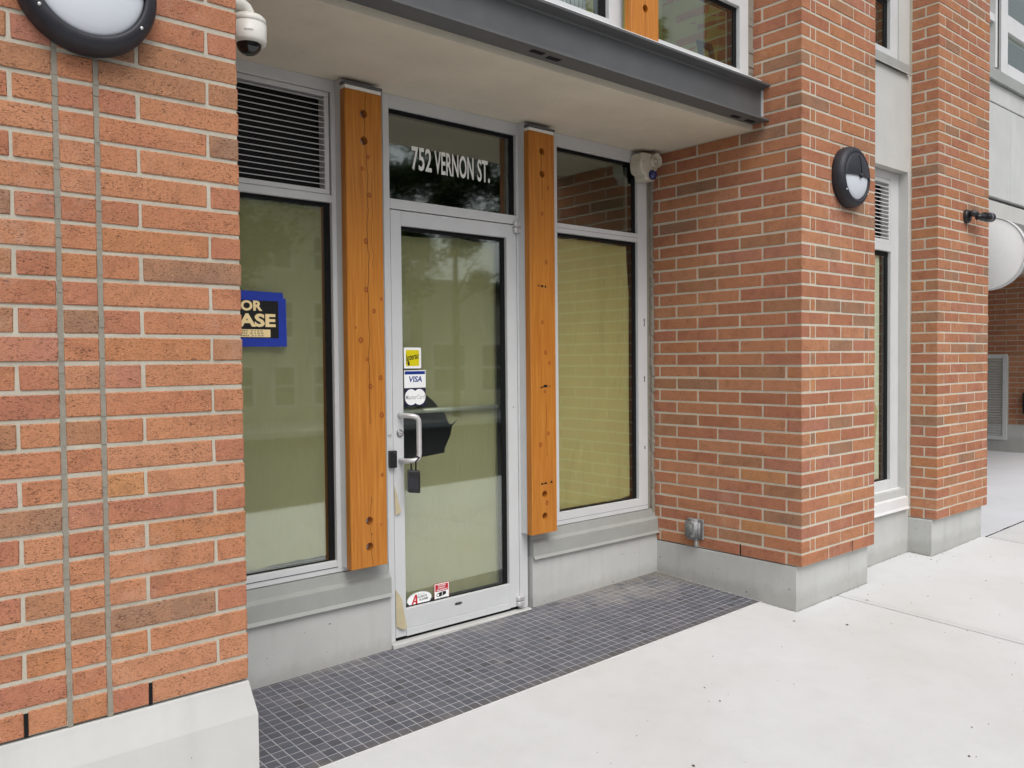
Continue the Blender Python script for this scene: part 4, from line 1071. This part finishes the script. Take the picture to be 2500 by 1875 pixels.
lamp('round black wall lamp at the top of the nearest brick pillar', -.428, 2.468, 'round black wall lamps')
lamp('round black half-lidded wall lamp on the brick pillar right of the entrance', 3.760, 2.516, 'round black wall lamps')

# ------------------------------------------------------------------ dome camera on the left pillar's return
dc = thing('dome_camera', 'white dome security camera on an elbow arm at the nearest pillar', 'camera', (0, .161, 2.6))
cx, cy = .110, .161
b = MB(); b.tube([(-.003, cy, 2.618), (.07, cy, 2.618), (.090, cy, 2.6165), (.102, cy, 2.610), (.1085, cy, 2.600), (cx, cy, 2.588), (cx, cy, 2.575)], .0205, 18); b.build('arm', M['white_plastic'], dc)
b = MB(); b.lathe([(.036, .0), (.036, .006)], (.0045, cy, 2.618), '-x', 24); b.lathe([(.0, .0), (.036, .0)], (.0045, cy, 2.618), '-x', 24); b.build('wall_flange', M['white_plastic'], dc)
b = MB(); b.lathe([(.0, 2.588), (.030, 2.588), (.046, 2.585), (.0545, 2.577), (.0565, 2.568), (.0565, 2.5605), (.0555, 2.560), (.0555, 2.558), (.0568, 2.5575), (.0568, 2.505), (.0545, 2.497), (.046, 2.4935), (.0405, 2.4945)], (cx, cy, 0), 'z', 40); b.build('housing', M['white_plastic'], dc)
b = MB(); b.lathe([(.0405, 2.4965)]+[(.040*math.cos(a), 2.4955-.036*math.sin(a)) for a in [k*math.pi/2/9 for k in range(10)]], (cx, cy, 0), 'z', 36); b.build('dome', M['smoked'], dc)
vs, fs = text_pts('HIKVISION', .01)
a0 = math.atan2(CAM_POS.y-cy, CAM_POS.x-cx)
b = MB(); b.raw([(cx+.0571*math.cos(a0-.25+u*.5), cy+.0571*math.sin(a0-.25+u*.5), 2.521+w*.0065) for u, w in vs], fs); b.build('lettering', M['s_black'], dc)
b = MB(); b.lathe([(.0, .002), (.003, .002), (.003, -.004)], (cx+.046, cy-.032, 2.501), '-y', 10); b.build('screw', M['alu_dark'], dc)

# ------------------------------------------------------------------ siren in the corner
sr = thing('siren', 'cream siren and blue strobe in the corner above the right window', 'siren', (3.13, 1.07, 2.6))
b = MB()
prof = [(3.040, 2.655), (3.046, 2.632), (3.060, 2.622), (3.078, 2.618), (3.084, 2.592), (3.100, 2.581), (3.170, 2.584), (3.182, 2.600), (3.184, 2.640), (3.196, 2.652), (3.210, 2.675), (3.210, 2.742), (3.196, 2.756), (3.062, 2.752), (3.050, 2.744), (3.046, 2.712), (3.038, 2.702), (3.036, 2.680)]
n = len(prof); c0 = (3.13, 2.68)
r1 = [(x, 1.068, z) for x, z in prof]; r2 = [(x, .985, z) for x, z in prof]; r3 = [(c0[0]+(x-c0[0])*.9, .976, c0[1]+(z-c0[1])*.9) for x, z in prof]
b.raw(r1+r2+r3, [((i+1) % n, i, n+i, n+(i+1) % n) for i in range(n)]+[(n+(i+1) % n, n+i, 2*n+i, 2*n+(i+1) % n) for i in range(n)]+[tuple(range(2*n, 3*n))])
b.build('housing', M['cream_plastic'], sr)
b = MB(); hc = (3.163, .978, 2.708)
b.lathe([(.040, -.004), (.045, .020), (.045, .030), (.0425, .031), (.030, .004), (.0, .004)], hc, '-y', 30); hn = b.build('horn', M['cream_plastic'], sr)
b = MB(); b.lathe([(.0165, .003), (.0165, .018), (.014, .021), (.0, .021)], hc, '-y', 24); b.build('horn_plug', M['cream_plastic'], hn)
b = MB(); b.lathe([(.032*math.cos(a), .034*math.sin(a)) for a in [k*math.pi/2/8 for k in range(9)]], (3.140, .975, 2.617), '-y', 28); b.build('strobe', M['blue_dome'], sr)
b = MB(); b.lathe([(.0, .002), (.004, .002), (.004, -.002)], (3.062, .976, 2.695), '-y', 10); b.build('screw', M['alu_dark'], sr)

# ------------------------------------------------------------------ weatherproof outlet on the reveal
ob = thing('outlet_box', 'grey weatherproof outlet cover low on the brick reveal', 'outlet', (W, .73, .31))
b = MB(); b.box(W-.012, W+.001, .668, .786, .312, .440, bev=.004); b.build('back_plate', M['galv'], ob)
b = MB()
bm = bmesh.new(); bmesh.ops.create_cube(bm, size=1)
for v in bm.verts: v.co = Vector((W-.035+v.co.x*.050, .730+v.co.y*.110, .375+v.co.z*.130))
bmesh.ops.bevel(bm, geom=bm.edges[:], offset=.017, segments=4, affect='EDGES'); b.bm(bm, 0, True)
b.box(W-.0625, W-.058, .700, .714, .330, .420, bev=.002)
cv = b.build('cover', M['galv'], ob)
for z in (.335, .424):
    b = MB(); b.lathe([(.0, .004), (.006, .003), (.007, -.004)], (W-.0605, .722, z), '-x', 14); b.build('screw', M['alu_dark'], cv)
b = MB(); b.tube([(W-.012, .722, .312), (W-.012, .722, .262)], .010, 12); b.build('conduit', M['base_paint'], ob)

# ------------------------------------------------------------------ bullet camera on the farthest pillar
bc = thing('bullet_camera', 'small black bullet camera on the farthest brick pillar', 'camera', (5.52, 0, 2.46))
b = MB(); b.lathe([(.050, .0), (.050, .018), (.044, .026), (.0, .026)], (5.525, 0, 2.47), '-y', 28); b.lathe([(.0, -.001), (.05, -.001), (.05, .0)], (5.525, 0, 2.47), '-y', 28); b.build('mount', M['black_plastic'], bc)
b = MB(); b.tube([(5.525, -.02, 2.485), (5.535, -.045, 2.490), (5.555, -.060, 2.482), (5.585, -.068, 2.470)], [.022, .024, .022, .018], 14); b.build('joint', M['black_plastic'], bc)
b = MB(); b.tube([(5.545, -.068, 2.462), (5.57, -.070, 2.462), (5.66, -.086, 2.466), (5.71, -.096, 2.468), (5.715, -.097, 2.468)], [.012, .026, .030, .031, .027], 18); bd = b.build('body', M['black_plastic'], bc)
b = MB(); b.tube([(5.64, -.082, 2.4675), (5.71, -.095, 2.4705), (5.735, -.100, 2.4715)], [.035, .036, .034], 18, caps=False); b.build('sun_shield', M['black_plastic'], bd)
b = MB(); b.tube([(5.7145, -.0968, 2.468), (5.7175, -.0974, 2.468)], .022, 18); b.build('lens', M['dark_lens'], bd)
b = MB(); b.tube([(5.690, -.0915, 2.470), (5.700, -.0935, 2.4705)], .0366, 18, caps=False); b.build('trim_ring', M['galv'], bd)
b = MB(); b.tube([(5.56, -.07, 2.440), (5.66, -.082, 2.436), (5.70, -.088, 2.440)], .006, 8); b.build('cable', M['white_plastic'], bd)

# ------------------------------------------------------------------ round blank sign beyond the farthest pillar
rs_ = thing('round_sign', 'blank white round sign hung in the mouth of the passage', 'sign', (6.45, .19, 2.28))
SX, SY, SZ, SR = 6.45, .185, 2.283, .298
b = MB(); b.lathe([(.0, .032), (SR-.012, .032), (SR-.008, .030)], (SX, SY, SZ), '-x', 64); b.build('face', M['s_white'], rs_)
b = MB(); b.lathe([(SR-.008, .029), (SR-.006, .036), (SR, .036), (SR, -.036), (.0, -.036)], (SX, SY, SZ), '-x', 64); b.build('rim', M['alu'], rs_)
b = MB(); b.box(5.955, SX-.0, SY-.015, SY+.015, SZ-.15, SZ-.12); b.box(5.955, SX, SY-.015, SY+.015, SZ+.12, SZ+.15); b.build('bracket', M['steel'], rs_)

# ------------------------------------------------------------------ lock box hanging on the pull handle
kb = thing('key_lock_box', 'black key lock box hanging from the door pull', 'lock box', (1.30, D-.075, .79))
b = MB()
hw = .031
def kp(u, v, z):      # box turned a little about its hanging axis
    a = rad(-24); return (1.303+u*math.cos(a)-v*math.sin(a), D-.078+u*math.sin(a)+v*math.cos(a), z)
sec = [(-hw, -.017), (hw-.006, -.017), (hw, -.011), (hw, .017), (-hw, .017)]
lv_ = [(.793, .90), (.799, 1.0), (.880, 1.0), (.898, .97), (.906, .84)]
vs = [kp(u*s, v*s, z-(u+hw)*.10) for z, s in lv_ for u, v in sec]; n = 5
b.raw(vs, [(i*n+k, i*n+(k+1) % n, (i+1)*n+(k+1) % n, (i+1)*n+k) for i in range(len(lv_)-1) for k in range(n)]+[tuple(range(n))[::-1], tuple(range(len(vs)-n, len(vs)))])
b.build('box_body', M['black_plastic'], kb)
b = MB(); b.tube([kp(.012, 0, .90)[:2]+(.895,), kp(.012, 0, .94)[:2]+(.945,), (1.3255, D-.098, .966), (1.316, D-.082, .974), (1.309, D-.060, .970), kp(-.010, .012, 0)[:2]+(.945,), kp(-.010, .006, 0)[:2]+(.892,)], .0044, 10); b.build('shackle', M['black_plastic'], kb)
b = MB(); b.raw([kp(-hw*.8, -.0175, .870), kp(hw*.6, -.0175, .862), kp(hw*.6, -.0175, .806), kp(-hw*.8, -.0175, .812)], [(0, 1, 2, 3)]); b.build('front_plate', M['lamp_black'], kb)
b = MB(); b.box(1.318, 1.328, D-.092, D-.085, .789, .7925); b.build('latch', M['handle'], kb)

# ------------------------------------------------------------------ stickers and sign on the glass
YS = GD-.0008
def card(x0, x1, z0, z1, r=.004, n=5):
    pts = []
    for cx_, cz_, a in ((x1-r, z1-r, 0), (x0+r, z1-r, 90), (x0+r, z0+r, 180), (x1-r, z0+r, 270)):
        pts += [(cx_+r*math.cos(rad(a+90*k/n)), cz_+r*math.sin(rad(a+90*k/n))) for k in range(n+1)]
    return pts
def sheet(mb, pts, y, mi=0): mb.poly([(x, y, z) for x, z in pts][::-1], mi)
def sticker(name, label, cat, pts, mats, th=.0006):
    mb = MB(); mb.prism_y(pts, YS-th, YS, 0); return mb
# payment sticker, yellow
s = sticker('payment_sticker', '', '', card(1.3235, 1.429, 1.4115, 1.5185, .006), None)
sheet(s, card(1.3345, 1.4165, 1.4235, 1.506, .006), YS-.0009, 1)
text(s, 'Interac', 1.337, 1.4145, 1.449, 1.4815, YS-.0012, 2, .02, .17)
s.box(1.3385, 1.340, YS-.0013, YS-.001, 1.452, 1.484, 2)
for k in range(3): s.poly([(1.3375, YS-.0012, 1.437+k*.006), (1.3435, YS-.0012, 1.437+k*.006), (1.3435, YS-.0012, 1.4405+k*.006), (1.3375, YS-.0012, 1.4405+k*.006)], 2)
s.poly([(1.3455, YS-.0012, 1.430), (1.348, YS-.0012, 1.426), (1.3575, YS-.0012, 1.426), (1.3575, YS-.0012, 1.443), (1.352, YS-.0012, 1.449), (1.350, YS-.0012, 1.449), (1.350, YS-.0012, 1.458), (1.3465, YS-.0012, 1.458)], 2)
tag(s.build('payment_sticker', [M['s_white'], M['s_yellow'], M['s_black']], fixn=False), 'yellow and white payment sticker, topmost of three by the door handle', 'sticker', 'payment stickers on the door')
s = sticker('payment_sticker', '', '', card(1.3235, 1.4565, 1.3115, 1.4015, .001), None)
sheet(s, card(1.327, 1.452, 1.3805, 1.397, .0005), YS-.0009, 1)
text(s, 'VISA', 1.347, 1.433, 1.3405, 1.371, YS-.0009, 1, .03, 0, .18)
tag(s.build('payment_sticker', [M['s_white'], M['s_blue']], fixn=False), 'white payment sticker with blue bar and blue letters, middle of three', 'sticker', 'payment stickers on the door')
s = sticker('payment_sticker', '', '', card(1.324, 1.455, 1.216, 1.309, .001), None)
for c in (1.3645, 1.4150): s.disc_y(c, 1.2635, YS-.0009-(c > 1.4)*.0002, .0385, .041, 40, 1)
text(s, 'MasterCard', 1.330, 1.449, 1.2525, 1.2755, YS-.0014, 2, .01)
tag(s.build('payment_sticker', [M['s_navy'], M['s_white'], M['s_grey']], fixn=False), 'navy payment sticker with two white discs, lowest of three', 'sticker', 'payment stickers on the door')
# alarm sticker
s = MB(); s.disc_y(1.400, .2115, YS-.0006, .0755, .0365, 44, 0); s.disc_y(1.400, .2115, YS-.0003, .0772, .0382, 44, 3)
A0 = [(1.3475, .187), (1.372, .238), (1.384, .238), (1.388, .187), (1.376, .187), (1.375, .199), (1.364, .199), (1.3595, .187)]
s.poly([(x, YS-.0009, z) for x, z in A0][::-1], 1); s.poly([(1.368, YS-.0011, .207), (1.3745, YS-.0011, .207), (1.3745, YS-.0011, .224)], 0)
text(s, 'CCURATE', 1.384, 1.446, .2165, .2285, YS-.0009, 2, .02); text(s, 'ALARMS', 1.397, 1.454, .2015, .2135, YS-.0009, 2, .02)
text(s, 'PROTECTED BY', 1.388, 1.434, .2335, .2375, YS-.0009, 2); text(s, '604 526-4261', 1.375, 1.430, .1855, .190, YS-.0009, 1)
tag(s.build('alarm_sticker', [M['s_white'], M['s_red'], M['s_black'], M['s_grey']], fixn=False), 'oval white alarm sticker with a large red letter at the door foot', 'sticker')
# camera notice
s = sticker('camera_notice', '', '', card(1.495, 1.5915, .1765, .270, .003), None)
sheet(s, card(1.4968, 1.5897, .1783, .2682, .003), YS-.0008, 1); sheet(s, card(1.501, 1.5855, .227, .264, .002), YS-.0010, 0)
text(s, 'CLOSED', 1.517, 1.569, .2545, .2615, YS-.0013, 1, .03); text(s, 'CIRCUIT', 1.519, 1.567, .2425, .2500, YS-.0013, 1, .03); text(s, 'TELEVISION', 1.508, 1.579, .2300, .2380, YS-.0013, 1, .03)
s.poly([(x, YS-.0011, z) for x, z in ((1.519, .1995), (1.540, .199), (1.546, .200), (1.571, .2075), (1.571, .222), (1.548, .224), (1.540, .223), (1.519, .2175))][::-1], 2)
s.disc_y(1.519, .2085, YS-.0011, .0105, .0098, 20, 2); s.disc_y(1.5185, .2085, YS-.0013, .0068, .0064, 18, 1)
s.poly([(x, YS-.0013, z) for x, z in ((1.541, .2005), (1.545, .2008), (1.549, .212), (1.547, .2232), (1.543, .223), (1.5455, .212))][::-1], 1)
text(s, 'ON PREMISES', 1.508, 1.579, .1855, .1930, YS-.0012, 2, .02)
tag(s.build('camera_notice', [M['s_red'], M['s_white'], M['s_black']], fixn=False), 'small red and white camera surveillance notice at the door foot', 'sticker')
# lease sign
ls = thing('lease_sign', 'black lease sign with cream letters, edged in blue tape, in the left window', 'sign', (.5, GL, 1.52))
yl = GL-.002
b = MB(); b.prism_y([(.215, 1.553), (.648, 1.553), (.648, 1.737), (.215, 1.737)], yl-.001, yl); b.build('sign_board', M['s_black'], ls)
for pts in ([(.165, 1.731), (.668, 1.727), (.667, 1.742), (.6655, 1.752), (.664, 1.7665), (.165, 1.776)], [(.642, 1.523), (.6815, 1.521), (.679, 1.741), (.642, 1.744)], [(.165, 1.521), (.680, 1.5205), (.680, 1.559), (.165, 1.559)], [(.165, 1.523), (.222, 1.523), (.222, 1.77), (.165, 1.77)]):
    b = MB(); b.prism_y(pts, yl-.0016-uni(0, .0006), yl-.001); b.build('tape', M['tape'], ls)
b = MB(); text(b, 'FOR', .435, .5655, 1.6805, 1.7275, yl-.0014, 0, .04); text(b, 'LEASE', .360, .628, 1.609, 1.669, yl-.0014, 0, .04); b.build('lettering', M['cream'], ls)
b = MB(); sheet(b, card(.33, .602, 1.5635, 1.598, .001), yl-.0013); nb_ = b.build('number_strip', M['cream'], ls, fixn=False)
b = MB()
text(b, '604 880 2155', .40, .565, 1.5885, 1.5945, yl-.0018); text(b, '60 880 2155', .40, .569, 1.5775, 1.584, yl-.0018); text(b, '604 880 2155', .40, .569, 1.567, 1.5735, yl-.0018)
b.build('writing', M['s_black'], nb_)

# ------------------------------------------------------------------ across the street (seen mirrored in the glass)
def leaf_mat():
    t = NT('street tree leaves')
    isl = t.add('ShaderNodeNewGeometry').outputs['Random Per Island']
    c = t.ramp(isl, [(0.0, (.030, .060, .016, 1)), (.4, (.050, .095, .026, 1)), (.75, (.075, .125, .036, 1)), (1.0, (.10, .15, .05, 1))])
    d = t.add('ShaderNodeBsdfDiffuse'); t.link(c, d.inputs[0]); tr = t.add('ShaderNodeBsdfTranslucent'); t.link(c, tr.inputs[0])
    mx = t.add('ShaderNodeMixShader'); mx.inputs[0].default_value = .35; t.link(d.outputs[0], mx.inputs[1]); t.link(tr.outputs[0], mx.inputs[2]); t.link(mx.outputs[0], t.out.inputs[0]); return t.mat
M['leaf'] = leaf_mat()
def tree(label, x, y, h0, h1, R, seed, n=2600):
    rg = random.Random(seed); t = thing('street_tree', label, 'tree', (x, y, -.2), 'street trees on the far pavement')
    b = MB(); b.tube([(x, y, -.25), (x+.03, y, 1.0), (x-.03, y+.05, h0), (x, y, h1*.75)], [.13, .10, .085, .03], 10)
    for k in range(9):
        a = rg.uniform(0, 6.28); z = rg.uniform(h0*.9, h1*.7); l = R*rg.uniform(.5, .9)
        b.tube([(x, y, z), (x+math.cos(a)*l*.5, y+math.sin(a)*l*.5, z+l*.35), (x+math.cos(a)*l, y+math.sin(a)*l, z+l*.6)], [.04, .025, .01], 6)
    b.build('trunk', M['bark'], t)
    cl = [(rg.gauss(0, R*.5), rg.gauss(0, R*.45), rg.uniform(h0, h1), rg.uniform(.35, .7)) for _ in range(70)]
    b = MB()
    for i in range(n):
        cx_, cy_, cz_, cr = rg.choice(cl); px, py, pz = x+cx_+rg.gauss(0, cr*.5), y+cy_+rg.gauss(0, cr*.5), cz_+rg.gauss(0, cr*.45)
        s_ = rg.uniform(.06, .115); a, e = rg.uniform(0, 6.28), rg.uniform(-1, 1)
        u = Vector((math.cos(a), math.sin(a), e*.5)).normalized()*s_; w = Vector((-math.sin(a), math.cos(a), rg.uniform(-.8, .8))).normalized()*s_*.5
        p = Vector((px, py, pz)); b.poly([p-u, p+w, p+u, p-w])
    b.build('crown', M['leaf'], t, fixn=False)
tree('leafy street tree on the far pavement facing the glass door', 14.3, -15.6, 3.4, 11.5, 3.5, 12, 42000)
tree('smaller leafy street tree on the far pavement facing the left window', 7.2, -15.7, 3.2, 7.5, 1.3, 5, 12000)
tree('leafy street tree on the far pavement facing the far pillar', 23.5, -15.6, 3.0, 9.5, 3.0, 9, 16000)
def house(label, x0, x1, y, h, cols, rows_, sw_):
    t = thing('street_building', label, 'building', ((x0+x1)/2, y, -.28))
    b = MB(); b.box(x0, x1, y-6, y, -.3, h); b.build('wall', M['pale_wall'], t)
    b = MB(); b.box(x0-.2, x1+.2, y-6, y+.25, h, h+.18); b.box(x0-.1, x1+.1, y-.1, y+.12, h-.5, h-.38); b.build('cornice', M['pale_wall'], t)
    for r_, (z0, z1, ww) in enumerate(rows_):
        for c_ in range(cols):
            xc = x0+(x1-x0)*(c_+.5)/cols
            f = MB(); f.box(xc-ww/2-.08, xc+ww/2+.08, y-.02, y+.05, z0-.08, z1+.08); fo = f.build('window', M['white_flash'], t)
            f = MB(); f.box(xc-ww/2, xc+ww/2, y+.045, y+.056, z0, (z0+z1)/2-.03); f.box(xc-ww/2, xc+ww/2, y+.045, y+.056, (z0+z1)/2+.03, z1); f.build('glass', M['dark_pane'], fo)
house('pale two storey building across the street with narrow sash windows', 3.0, 14.5, -18.3, 5.9, 9, [(4.2, 5.15, .5), (2.2, 3.2, .55), (.2, 1.3, .6)], 0)
house('pale low shop building across the street with wide windows', 15.2, 34.0, -18.6, 4.0, 9, [(.4, 2.0, 1.3)], 0)
